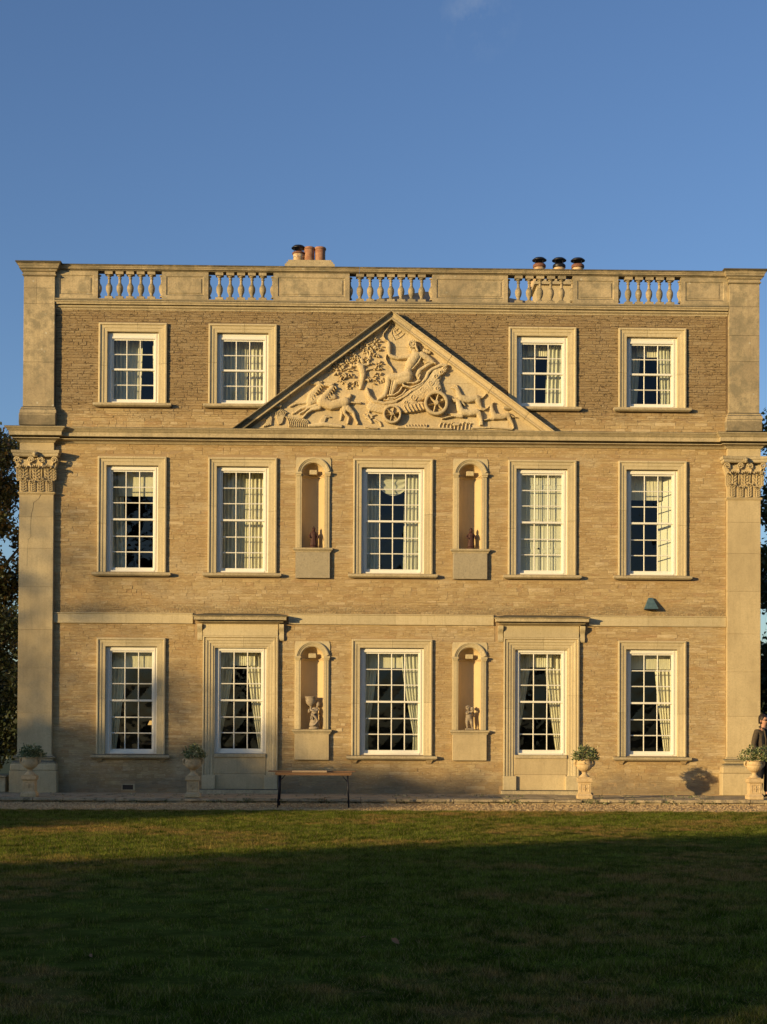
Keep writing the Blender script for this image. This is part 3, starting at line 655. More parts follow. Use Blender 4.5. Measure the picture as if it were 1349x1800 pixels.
window(*W3[1], *R3, 4, 6, [('L', .27, .08, .8), ('V', .42, .1, .9), ('R', .34, .10, .8, 'sheer')])
window(*W3[2], *R3, 3, 6, [('L', .14, .04, .7), ('V', .42, .0, 1.0), ('R', .36, .12, .95)])
for i, d in enumerate(DR):
    w = window(*d, .874, 3.49, 3, 6, [('L', .34, .02, .85), ('V', .40, .2, .8), ('R', .38 if i else .42, .10, .95)], 'd')
    x0, x1 = d
    m = MB(); m.cbox(x0 + .262, x1 - .262, -.04, .21, .79, .872, .006); m.build('window_sill', M['weath'], w)
    m = MB(); m.cbox(x0 + .262, x1 - .262, -.012, .3, .43, .789, .004); m.build('apron_panel', M['ashlar'], w)
    m = MB(); m.cbox(x0 + .285, x1 - .285, -.014, .3, .085, .427, .004); m.build('apron_panel', M['ashlar'], w)
    m = MB(); m.cbox(x0 - .05, x1 + .05, -.22, .05, -.03, .082, .012); m.build('threshold', M['weath'], w)
    # frieze, hood and its scrolled consoles
    m = MB(); m.cbox(x0 + .005, x1 - .005, -.062, .06, 3.493, 3.75, .004); hd = m.build('door_hood', M['dress'], house)
    m = MB(); P = [(x0 + .0, .02), (x0 + .0, -.065), (x1 - .0, -.065), (x1 - .0, .02)]
    m.sweep(P, [(-.04, 3.99), (.20, 3.945), (.215, 3.93), (.21, 3.915), (.19, 3.90), (.185, 3.885), (.185, 3.835), (.05, 3.83), (.05, 3.808), (.12, 3.803), (.115, 3.792), (.06, 3.78), (.03, 3.765), (.0, 3.752), (-.04, 3.752)], XY)
    m.build('hood_cornice', M['weath'], hd)
    for xa in (x0 - .125, x1 + .015):
        pr = []
        for k in range(15):
            u = k / 14; pr.append((-.02 - .10 * (1 - u) ** 1.2 - .025 * math.sin(u * 9), 3.75 - u * .36))
        V = [(xa, 0.02, 3.75)] + [(xa, a, b) for a, b in pr] + [(xa, .02, 3.39)]; n = len(V); V += [(x + .11, y, z) for (x, y, z) in V]
        F = [tuple(range(n)), tuple(range(2 * n - 1, n - 1, -1))] + [(i_, (i_ + 1) % n, n + (i_ + 1) % n, n + i_) for i_ in range(n)]
        m = MB(); m.add(V, F); m.build('console', M['dress'], hd)

# air vent
m = MB(); m.box(-5.975, -5.675, -.012, .1, .165, .188); m.box(-5.975, -5.675, -.01, .1, .042, .06); m.box(-5.975, -5.955, -.01, .1, .0605, .1645); m.box(-5.72, -5.675, -.01, .1, .0605, .1645)
m.build('air_vent', M['weath'], house)
m = MB(); m.box(-5.955, -5.72, .006, .011, .06, .165); m.build('vent_dark_plate', M['room'], house)  # flat dark plate, its colour stands in for the shade inside the vent

# ------------------------------------------------------------------ niches
def niche(cx, z0, zs, box):
    r = .255; R = .372; n = 24; m = MB(); V = []; F = []; N = 18
    # half-cylinder back with quarter-sphere head
    for j in range(13):
        z = z0 + (zs - z0) * j / 12
        for i in range(N + 1): a = math.pi * i / N; V.append((cx - r * math.cos(a), -.0 + r * math.sin(a) * 1.05, z))
    for j in range(1, 9):
        b = math.pi / 2 * j / 8
        for i in range(N + 1): a = math.pi * i / N; V.append((cx - r * math.cos(a) * math.cos(b), r * math.sin(a) * math.cos(b) * 1.05, zs + r * math.sin(b)))
    for j in range(20):
        for i in range(N): q = j * (N + 1) + i; F.append((q, q + 1, q + N + 2, q + N + 1))
    m.add(V, F); m.box(cx - .3, cx + .3, 0.0, .3, z0 - .02, z0 + .001)
    nc = m.build('niche', M['niche'], house, smooth=40, recalc=False)
    # surround slab with arched opening
    m = MB(); xo = .395; zt = zs + .372; pts = [(cx - r, z0)] + [(cx - r * math.cos(math.pi * i / n), zs + r * math.sin(math.pi * i / n)) for i in range(n + 1)] + [(cx + r, z0)]
    V = []; F = []
    for (x, z) in pts:
        if z <= zs + 1e-6: ox = cx - xo if x < cx else cx + xo; oz = z
        else:
            dx, dz = x - cx, z - zs; k = min(xo / max(abs(dx), 1e-6), .372 / max(dz, 1e-6)); ox, oz = cx + dx * k, zs + dz * k
        V += [(x, -.014, z), (ox, -.014, oz), (ox, .015, oz), (x, .05, z)]
    for i in range(len(pts) - 1):
        for k in range(4): F.append((i * 4 + k, i * 4 + (k + 1) % 4, i * 4 + 4 + (k + 1) % 4, i * 4 + 4 + k))
    m.add(V, F); m.build('surround', M['dress'], nc)
    prof = [(0, .012), (0, .062), (.03, .066), (.045, .05), (.06, .05), (.066, .036), (.10, .034), (.107, .02), (.118, .018), (.118, -.05), (.10, -.05), (.10, .012)]
    path = [(cx - R * math.cos(math.pi * i / 32), zs + R * math.sin(math.pi * i / 32)) for i in range(33)]
    path[0] = (cx - R, zs + .045); path = [p for p in path if p[1] >= zs + .04]; path[-1] = (cx + R, path[-1][1])
    m = MB(); m.sweep(path, prof, XZ); m.build('archivolt', M['dress'], nc, smooth=35)
    for sg in (-1, 1):
        a, b = (cx - R + .01, cx - r + .0) if sg < 0 else (cx + r, cx + R - .01)
        m = MB(); m.box(a, b, -.045, .05, z0 + .001, zs - .045); m.box(a + .03 if sg > 0 else a + .045, b - .045 if sg > 0 else b - .03, -.052, -.046, z0 + .002, zs - .05); m.build('jamb', M['dress'], nc)
        a -= .03 if sg < 0 else .0; b += .03 if sg > 0 else .0
        m = MB(); m.box(a + .012, b - .012, -.072, .1, zs - .045, zs - .005); m.box(a, b, -.095, .1, zs - .0045, zs + .038); m.build('impost', M['dress'], nc)
    m = MB(); V = []
    pr = [(0, zs + .0), (.03, zs + .0), (.035, zs - .02), (.015, zs - .03), (.012, zs - .05), (0, zs - .055)]
    path = [(cx - (r - 0) * math.cos(math.pi * i / 16), .0 + r * math.sin(math.pi * i / 16) * 1.05) for i in range(17)]
    m.sweep(path, pr, XY); m.build('impost_band', M['niche'], nc)
    m = MB(); m.cbox(cx - .085, cx + .085, .06, .17, zs + .003, zs + .105, .008); m.build('ledge_block', M['dress'], nc)
    # shelf and apron
    P = [(cx - .395, .02), (cx - .395, -.055), (cx + .395, -.055), (cx + .395, .02)]
    m = MB(); m.sweep(P, [(-.03, z0 - .002), (.045, z0 - .008), (.047, z0 - .045), (.03, z0 - .06), (.015, z0 - .075), (.008, z0 - .105), (-.03, z0 - .105)], XY)
    m.box(cx - .37, cx + .37, -.03, .25, z0 - .1, z0 - .004); m.build('shelf', M['weath'], nc)
    m = MB(); m.cbox(cx - .385, cx + .385, -.075, .03, z0 - .682, z0 - .107, .008); m.build('apron_block', M['apron'] if box else M['ashlar'], nc)
    return nc
for i, (x, a, b) in enumerate(NCH): niche(x, a, b, i < 2)

# ------------------------------------------------------------------ string courses, cornice
def cut_sweep(xs_, prof, name, mat, parent=house, y=0, ends=None, gap=.003):
    for a, b in zip(xs_[:-1], xs_[1:]):
        m = MB(); m.sweep([(a + gap / 2, y), (b - gap / 2, y)], prof, XY); m.build(name, mat, parent)
SP = [(-.02, 3.998), (.045, 3.992), (.05, 3.975), (.03, 3.965), (.028, 3.79), (.036, 3.785), (.034, 3.762), (.015, 3.754), (-.02, 3.754)]
cut_sweep([-7.51, -5.9, -4.42], SP, 'string_course', M['dress']); cut_sweep([-2.29, -1.1, .1, 1.2, 2.29], SP, 'string_course', M['dress']); cut_sweep([4.43, 5.75, 7.51], SP, 'string_course', M['dress'])
CP = [(a_, b_ - .045) for a_, b_ in [(-.02, 8.165), (.27, 8.125), (.29, 8.11), (.285, 8.095), (.255, 8.07), (.225, 8.035), (.205, 8.02), (.20, 8.005), (.20, 7.935), (.195, 7.93), (.03, 7.928), (.03, 7.893), (.15, 7.888), (.152, 7.872), (.135, 7.867), (.09, 7.858), (.055, 7.842), (.035, 7.822), (.02, 7.803), (-.02, 7.803)]]
PJ = .11
for sg in (-1, 1):
    P = [(-8.265, 2.5), (-8.265, -PJ), (-7.51, -PJ), (-7.51, 0), (-7.0, 0)] if sg < 0 else [(6.95, 0), (7.51, 0), (7.51, -PJ), (8.265, -PJ), (8.265, 2.5)]
    m = MB(); m.sweep(P, CP, XY); m.build('cornice_block', M['weath'], house)
cut_sweep([-7.0, -5.55, -4.05, -2.62, -.75, .62, 1.9, 3.7, 5.2, 6.95], CP, 'cornice_block', M['weath'])
P2 = [(a_, b_ - .02) for a_, b_ in [(-.02, 10.985), (.10, 10.965), (.11, 10.95), (.105, 10.93), (.085, 10.92), (.08, 10.885), (.02, 10.88), (.02, 10.856), (.052, 10.85), (.052, 10.83), (.035, 10.82), (.012, 10.80), (.01, 10.775), (-.02, 10.775)]]
cut_sweep([-7.52, -6.3, -5.0, -3.4, -1.85, -.2, 1.05, 2.4, 3.9, 5.3, 6.6, 7.54], P2, 'parapet_string', M['weath'])

# ------------------------------------------------------------------ pilasters
def acanthus(m, cx, y0, z0, h, w, curl, lean=.0):
    """one carved acanthus leaf: backing, midrib, rising side lobes and a rolled tip that throws a shadow"""
    out = lambda v: .018 + lean * v + curl * .35 * v * v
    V = []
    for j in range(5):
        v = j / 4; wd = w * (.40 + .08 * math.sin(v * 3.1)); 
        for u in (-1, 0, 1): V.append((cx + u * wd, y0 - out(v) + .012 * abs(u), z0 + h * .86 * v))
    m.add(V, [(j * 3 + i, j * 3 + i + 1, j * 3 + 4 + i, j * 3 + 3 + i) for j in range(4) for i in range(2)])
    m.tube([(cx, y0 - out(v) - .010, z0 + h * .86 * v) for v in (0, .33, .66, 1)], [.013, .012, .011, .010], 6)
    n = 5
    for k in range(n):
        v = (k + .1) / n
        for sg in (-1, 1):
            L = w * (.46 - .05 * k / n); p0 = (cx + sg * .006, y0 - out(v) - .006, z0 + h * .86 * v)
            p1 = (cx + sg * L * .55, y0 - out(v + .1) - .018, z0 + h * .86 * (v + .07)); p2 = (cx + sg * L, y0 - out(v + .2) - .010, z0 + h * .86 * (v + .24))
            m.tube([p0, p1, p2], [.009, .013, .004], 5)
            m.tube([p1, (cx + sg * L * .6, y0 - out(v + .2) - .014, z0 + h * .86 * (v + .22))], [.008, .003], 4)
    for k in range(5):
        u = (k - 2) / 2; a = w * .34 * u; zt_ = z0 + h * (.93 - .06 * abs(u))
        m.tube([(cx + a * .8, y0 - out(1) - .004, zt_ - h * .10), (cx + a, y0 - out(1) - curl * .35, zt_), (cx + a * 1.12, y0 - out(1) - curl * .75, zt_ - .006), (cx + a * 1.2, y0 - out(1) - curl * .92, zt_ - .035 - .01 * abs(u))], [.010, .016, .015, .006], 6)
def pilaster(x0, x1, sg):
    yf = -PJ
    root_m = MB(); zz = [.84, 1.75, 2.75, 3.60, 4.55, 5.40, 6.10, 6.60]
    root_m.box(x0 + .01, x1 - .01, yf + .01, 1.4, -.02, 7.80)
    r = root_m.build('pilaster', M['ashlar'], house)
    for a, b in zip(zz[:-1], zz[1:]):
        m = MB(); m.cbox(x0, x1, yf, 1.41, a + .0015, b - .0015, .003); m.build('shaft_block', M['ashlar'], r)
    m = MB(); m.cbox(x0, x1, yf - .001, 1.41, 7.56, 7.80, .003); m.build('frieze_block', M['ashlar'], r)
    P = [(x0, 1.0), (x0, yf), (x1, yf), (x1, 0.0)]
    m = MB(); m.sweep(P, [(-.02, .845), (.015, .84), (.02, .80), (.07, .795), (.085, .775), (.07, .75), (.035, .745), (.035, .70), (.085, .68), (.105, .655), (.10, .63), (-.02, .63)], XY)
    m.build('base_moulding', M['weath'], r)
    m = MB(); m.cbox(x0 - .13, x1 + .125, yf - .12, 1.2, .48, .628, .018); m.build('plinth', M['ashlar'], r)
    m = MB(); m.cbox(x0 - .145, x1 + .14, yf - .135, 1.2, -.01, .478, .01); m.build('plinth', M['ashlar'], r)
    # capital
    m = MB(); m.sweep(P, [(-.02, 6.66), (.02, 6.655), (.035, 6.64), (.03, 6.625), (.012, 6.612), (.015, 6.60), (-.02, 6.60)], XY); cap = m.build('capital', M['ashlar'], r)
    m = MB(); w = x1 - x0; cx = (x0 + x1) / 2
    # flaring bell
    V = []; L = [(0, 6.66), (.0, 6.95), (.03, 7.15), (.08, 7.30), (.10, 7.36)]
    for (o, z) in L: V += [(x0 - o, .6, z), (x0 - o, yf - o * .7, z), (x1 + o, yf - o * .7, z), (x1 + o, .6, z)]
    F = []
    for k in range(len(L) - 1):
        for i in range(3): F.append((k * 4 + i, k * 4 + i + 1, k * 4 + 5 + i, k * 4 + 4 + i))
    m.add(V, F)
    for k in range(4): acanthus(m, x0 + w * (k + .5) / 4 , yf, 6.66, .34 if k % 2 == 0 else .27, w / 4 * .98, .07)
    for k in range(3): acanthus(m, x0 - .03 + (w + .06) * (k + .5 - .5 * 0) / 3, yf + .004, 6.86, .40, w / 3.3, .13, .02)
    acanthus(m, x0 - .01, yf, 6.9, .34, .12, .09, .02); acanthus(m, x1 + .01, yf, 6.9, .34, .12, .09, .02)
    m.build('acanthus_leaves', M['ashlar'], r, smooth=60, recalc=False)
    m = MB()
    for (vx, dr) in ((x0 - .05, 1), (cx - .09, -1), (cx + .09, 1), (x1 + .05, -1)):
        pts = []; rad = []
        for k in range(26):
            a = k / 25; th = a * 4.2 * math.pi * .78; rr = .075 * (1 - a * .78)
            pts.append((vx + dr * (.02 + -rr * math.cos(th)), yf - .10 - .02 * a, 7.345 + rr * math.sin(th))); rad.append(.017 * (1 - .4 * a))
        pts = [(vx + dr * -.055 + dr * .16, yf - .03, 7.12), (vx + dr * -.0 + dr * .05, yf - .07, 7.30)] + pts; rad = [.02, .02] + rad
        m.tube(pts, rad, 6)
    for k in (-1, 1): m.tube([(cx + k * w / 6, yf - .03, 6.95), (cx + k * w / 6, yf - .05, 7.2), (cx + k * w / 6 + k * .02, yf - .07, 7.28)], [.018, .024, .03], 6)
    m.build('volute', M['ashlar'], r, smooth=True)
    # concave abacus with central flower
    V = []; n = 20; ow = .125
    for (z, ex) in ((7.42, -.03), (7.44, -.005), (7.49, .0), (7.50, .02), (7.555, .03), (7.56, .025)):
        row = [(x0 - ow - ex, .6, z)]
        for i in range(n + 1):
            u = i / n; dip = .055 * math.sin(math.pi * u); row.append((x0 - ow - ex + (w + 2 * (ow + ex)) * u, yf - .16 - ex + dip, z))
        row.append((x1 + ow + ex, .6, z)); V += row
    K = n + 3; F = []
    for j in range(5):
        for i in range(K - 1): F.append((j * K + i, j * K + i + 1, (j + 1) * K + i + 1, (j + 1) * K + i))
    F.append(tuple(range(5 * K, 6 * K))); F.append(tuple(range(K - 1, -1, -1)))
    m = MB(); m.add(V, F); m.build('abacus', M['weath'], r, recalc=True)
    m = MB()
    for k in range(7):
        a = k * 6.283 / 7; m.lathe([(0, -.03), (.03, -.015), (.034, .0), (.02, .025), (0, .03)], cx + .035 * math.cos(a), yf - .165, 7.47 + .035 * math.sin(a), 7)
    m.lathe([(0, -.04), (.035, -.02), (.04, 0), (.03, .025), (0, .035)], cx, yf - .20, 7.47, 8); m.build('flower', M['weath'], r, smooth=True)
    # attic pier
    if sg < 0:
        pts = [(-7.79, 6.6), (-7.84, 6.50), (-7.95, 6.42), (-7.96, 6.3), (-8.0, 6.15), (-8.01, 5.9), (-8.005, 5.65), (-8.06, 5.6), (-8.08, 5.3), (-8.085, 5.0)]; m = MB(); V = []
        for i_, (a, b) in enumerate(pts): w_ = .006 * (1 - i_ / 13); V += [(a - w_, yf - .0012, b), (a + w_, yf - .0012, b)]
        m.add(V, [(2 * i_, 2 * i_ + 1, 2 * i_ + 3, 2 * i_ + 2) for i_ in range(len(pts) - 1)]); m.build('crack', M['room'], r)
    a0, a1 = (x0 + .06, x1 - .01) if sg < 0 else (x0 + .035, x1 - .03)
    m = MB(); m.box(a0 + .01, a1 - .01, yf + .01, 1.3, 8.17, 11.5); ap = m.build('attic_pier', M['attica'], house)
    m = MB(); m.cbox(a0 - .075, a1 + .05, yf - .06, 1.35, 8.14, 8.40, .006); m.build('pier_base', M['attica'], ap)
    m = MB(); m.sweep([(a0, 1.3), (a0, yf), (a1, yf), (a1, 0)], [(-.02, 8.56), (.01, 8.555), (.035, 8.53), (.03, 8.505), (.055, 8.48), (.06, 8.403), (-.02, 8.403)], XY); m.build('pier_base', M['attica'], ap)
    zl = [8.56, 9.55, 10.85, 11.20, 11.46]
    if sg > 0: zl = [8.56, 9.72, 10.3, 10.95, 11.46]
    for k, (a, b) in enumerate(zip(zl[:-1], zl[1:])):
        if k in (2, 3) and sg < 0 or (k == 1 and sg > 0):
            xm = a0 + (a1 - a0) * (.42 if sg < 0 else .7)
            for (p, q) in ((a0, xm - .0015), (xm + .0015, a1)): 
                m = MB(); m.cbox(p, q, yf, .64, a + .0015, b - .0015, .003); m.build('pier_block', M['attica'], ap)
        else:
            m = MB(); m.cbox(a0, a1, yf, 1.31, a + .0015, b - .0015, .003); m.build('pier_block', M['attica'], ap)
    m = MB(); m.sweep([(a0, 1.3), (a0, yf), (a1, yf), (a1, 1.3)], [(a_, 11.465 + (b_ - 11.465) * .74) for a_, b_ in [(-.02, 11.90), (.15, 11.875), (.165, 11.86), (.16, 11.84), (.12, 11.80), (.10, 11.74), (.09, 11.73), (.09, 11.68), (.06, 11.66), (.04, 11.61), (.01, 11.59), (.01, 11.53), (.03, 11.52), (.035, 11.495), (.012, 11.47), (-.02, 11.465)]], XY)
    m.box(a0 + .015, a1 - .015, yf + .015, 1.28, 11.48, 11.78); m.build('pier_cap', M['attica'], ap)
pilaster(-8.268, -7.513, -1); pilaster(7.518, 8.263, 1)
m = MB(); pilaster_gutter = None

# ------------------------------------------------------------------ parapet balustrade
m = MB(); m.box(-7.53, 7.54, -.10, .22, 10.955, 10.99); bal = m.build('balustrade', M['weath'], house)
OP = [(-6.58, -5.161, 5), (-4.121, -2.673, 5), (-.968, .882, 7), (2.582, 4.042, 5), (5.068, 6.481, 5)]
PD = [(-7.53, -6.58), (-5.161, -4.121), (-2.673, -.968), (.882, 2.582), (4.042, 5.068), (6.481, 7.55)]
BPR = [(.058, .0), (.058, .012), (.05, .022), (.04, .04), (.034, .055), (.048, .09), (.068, .135), (.076, .19), (.072, .235), (.055, .275), (.038, .30), (.032, .33), (.030, .365), (.028, .40), (.042, .41), (.044, .422), (.03, .432), (.030, .45), (.05, .462), (.062, .475), (.06, .49)]
def bal_obj():
    m = MB(); m.box(-.086, .086, -.086, .086, 0, .068); m.box(-.086, .086, -.086, .086, .562, .63); m.lathe([(r, z + .070) for r, z in BPR], 0, 0, 0, 16)
    return m
b0 = bal_obj().build('baluster', M['attica'], bal, smooth=35)
first = True
for (a, b, n) in OP:
    for k in range(n):
        o = b0 if first else b0.copy()
        if not first: COL.objects.link(o)
        first = False; o.parent = bal; o.location = (a + (b - a) * (k + 1) / (n + 1), .055, 10.992); o.rotation_euler.z = random.uniform(-.03, .03)
for (a, b) in PD:
    la, lb = a > -7.4, b < 7.4
    m = MB(); zb, zt = 10.99, 11.625; m.box(a, b, -.018, .14, zb, zt)
    ia, ib = (a + .13, b - .13)
    if not la: ia = a + .26
    if not lb: ib = b - .18
    m.sweep([(a + .002, zb + .002), (a + .002, zt - .002), (b - .002, zt - .002), (b - .002, zb + .002)], [(0, .012), (0, .036), (.10, .036), (.118, .019), (.118, .012)], XZ, closed=True)
    m.box(a + .125 if False else ia + .03, ib - .03, -.03, -.019, zb + .155, zt - .155)
    p = m.build('pedestal_panel', M['attica'], bal)
    for (e, s_) in ((a, la), (b, lb)):
        if not s_: continue
        m = MB(); m.lathe([(r, z + .070) for r, z in BPR], e, .055, 10.992, 16); m.build('half_baluster', M['attica'], bal, smooth=35)
xs_ = [-7.53, -6.95, -5.6, -4.45, -3.1, -1.75, -.75, .1, 1.2, 2.6, 4.0, 5.3, 7.55]
CO = [(a_, 11.625 + (b_ - 11.625) * .76) for a_, b_ in [(-.02, 11.80), (.10, 11.79), (.12, 11.775), (.115, 11.755), (.095, 11.74), (.08, 11.70), (.07, 11.695), (.065, 11.66), (.03, 11.65), (.02, 11.632), (-.02, 11.628)]]
for a, b in zip(xs_[:-1], xs_[1:]):
    m = MB(); m.sweep([(a + .002, -.02), (b - .002, -.02)], CO, XY); m.box(a + .002, b - .002, .0, .22, 11.63, 11.755); m.build('coping_stone', M['attica'], bal)
# roof
m = MB(); m.box(-7.6, 7.6, .5, 11.9, 10.97, 11.0); rf = m.build('roof', M['lead'], house)
m = MB(); m.add([(-4.2, 2.2, 11.01), (7.2, 2.2, 11.01), (7.2, 11, 11.01), (-4.2, 11, 11.01), (.9, 4.4, 12.55), (2.3, 4.4, 12.55), (2.3, 8.8, 12.55), (.9, 8.8, 12.55)],
                [(0, 1, 5, 4), (1, 2, 6, 5), (2, 3, 7, 6), (3, 0, 4, 7), (4, 5, 6, 7)]); m.build('slate_roof', M['slate'], rf)
m = MB(); m.box(2.6, 3.85, 3.2, 3.6, 11.4, 11.9); 
def pot(cx, cy, z, h, r, mat, par, cowl=None, tilt=0, collar=None):
    m = MB(); m.lathe([(r * .92, 0), (r * .98, .02), (r * .95, h * .5), (r * .97, h * .52), (r * .95, h * .55), (r, h * .84), (r * 1.1, h * .86), (r * 1.12, h * .95), (r * 1.02, h), (r * .7, h), (r * .66, h * .6), (r * .6, .1)], cx, cy, z, 20)
    o = m.build('chimney_pot', mat, par, smooth=35)
    if collar:
        m = MB(); m.lathe([(r * 1.02, h * .80), (r * 1.15, h * .83), (r * 1.17, h * .93), (r * 1.02, h * 1.005)], cx, cy, z, 20); m.build('pot_collar', collar, par, smooth=35)
        m = MB(); m.lathe([(r * 1.01, h * .50), (r * 1.015, h * .53)], cx, cy, z, 20); m.build('pot_band', M['clip'], par, smooth=True)
    if cowl:
        m = MB(); m.lathe([(r * 1.28, h + .10), (r * 1.3, h + .115), (r * .9, h + .165), (r * .3, h + .19), (0.001, h + .192)], cx, cy, z, 22)
        for k in range(4): a = k * 1.57 + .6; m.tube([(cx + r * .95 * math.cos(a), cy + r * .95 * math.sin(a), z + h * .95), (cx + r * .95 * math.cos(a), cy + r * .95 * math.sin(a), z + h + .12)], .01, 5)
        m.build('cowl', M['dmetal'], par, smooth=35)
m = MB(); m.box(-2.46, -1.50, 3.8, 4.6, 11.01, 12.93); ch = m.build('chimney', M['ashlar'], house)
m = MB()
for k, (e, z) in enumerate(((.14, 12.93), (.10, 12.99), (.06, 13.05))): m.box(-2.46 - e, -1.50 + e, 3.8 - e, 4.6 + e, z + .001 * k, z + .068)
m.build('chimney_cap', M['weath'], ch)
pot(-2.27, 4.0, 13.12, .26, .14, M['buff'], ch, True, collar=M['redc']); pot(-2.0, 4.0, 13.12, .385, .135, M['terra'], ch, collar=None); pot(-1.73, 4.0, 13.12, .385, .135, M['terra'], ch)
pot(-2.12, 4.4, 13.12, .33, .12, M['terra'], ch)
m = MB(); m.box(3.98, 5.55, 6.0, 7.0, 11.01, 13.24); ch = m.build('chimney', M['ashlar'], house)
m = MB(); m.box(3.90, 5.63, 5.92, 7.08, 13.24, 13.33); m.box(3.95, 5.58, 5.96, 7.04, 13.331, 13.38); m.build('chimney_cap', M['weath'], ch)
for k, (px, cl) in enumerate(((4.07, M['redc']), (4.60, M['dmetal']), (5.10, M['redc']))):
    pot(px, 6.25, 13.38, .48, .15, M['buff'], ch, True, collar=cl); pot(px - .10, 6.75, 13.38, .42, .12, M['buff'], ch, None, collar=M['redc'])

# ------------------------------------------------------------------ pediment and carving
TYP = -.03
apx, lf, rg = (-.03, 10.752), (-3.57, 8.07), (3.63, 8.07)
m = MB(); m.add([(-3.4, 0.0, 8.14), (3.45, 0, 8.14), (0, 0, 10.7), (-3.4, TYP + .012, 8.14), (3.45, TYP + .012, 8.14), (0, TYP + .012, 10.7)], [(3, 4, 5), (0, 2, 1), (0, 1, 4, 3), (1, 2, 5, 4), (2, 0, 3, 5)])
ped = m.build('pediment', M['relief'], house)
def clip(poly, a, b):
    out = []
    def side(p): return (b[0] - a[0]) * (p[1] - a[1]) - (b[1] - a[1]) * (p[0] - a[0])
    for i in range(len(poly)):
        p, q = poly[i], poly[(i + 1) % len(poly)]; sp, sq = side(p), side(q)
        if sp <= 0: out.append(p)
        if (sp < 0) != (sq < 0) and sp != sq: t = sp / (sp - sq); out.append((p[0] + (q[0] - p[0]) * t, p[1] + (q[1] - p[1]) * t))
    return out
zr = [8.13, 8.72, 9.18, 9.58, 9.98, 10.4, 10.75]; splits = [(-2.2, -.9, .3, 1.5, 2.6), (-1.6, -.45, .75, 1.9), (-1.2, -.1, 1.0), (-.6, .4), (0,), ()]
TL, TA, TR = (-3.40, 8.13), (-.03, 10.70), (3.46, 8.13)
for k in range(6):
    ed = [-3.5] + list(splits[k]) + [3.5]
    for a, b in zip(ed[:-1], ed[1:]):
        poly = [(a + .002, zr[k] + .002), (a + .002, zr[k + 1] - .002), (b - .002, zr[k + 1] - .002), (b - .002, zr[k] + .002)]
        poly = clip(poly, TL, TA); poly = clip(poly, TA, TR) if poly else poly
        if len(poly) < 3: continue
        ar = abs(sum(poly[i][0] * poly[(i + 1) % len(poly)][1] - poly[(i + 1) % len(poly)][0] * poly[i][1] for i in range(len(poly)))) / 2
        if ar < .01: continue
        m = MB(); n = len(poly); V = [(x, TYP, z) for x, z in poly] + [(x, TYP + .011, z) for x, z in poly]
        m.add(V, [tuple(range(n)), tuple(range(2 * n - 1, n - 1, -1))] + [(i, (i + 1) % n, n + (i + 1) % n, n + i) for i in range(n)]); m.build('tympanum_slab', M['relief'], ped)
# raking cornices: profile n measured inwards (down) from the outer edge
RK = [(0, -.02), (0, .265), (.010, .272), (.022, .262), (.030, .205), (.06, .18), (.10, .168), (.116, .165), (.118, .193), (.148, .193), (.151, .08), (.165, .07), (.19, .04), (.215, .01), (.23, -.02)]
def cutpt(a, b, t): return (a[0] + (b[0] - a[0]) * t, a[1] + (b[1] - a[1]) * t)
m = MB(); m.sweep([cutpt(apx, lf, .14), apx, cutpt(apx, rg, .13)], RK, XZ); m.build('raking_cornice', M['weath'], ped)
for (e, ts) in ((lf, (.14, .40, .66, 1.0)), (rg, (.13, .37, .62, .84, 1.0))):
    for a, b in zip(ts[:-1], ts[1:]):
        p, q = cutpt(apx, e, a + .001), cutpt(apx, e, b - .001)
        if e is lf: p, q = q, p
        m = MB(); m.sweep([p, q], RK, XZ); m.build('raking_cornice', M['weath'] if e is lf else M['relief'], ped)

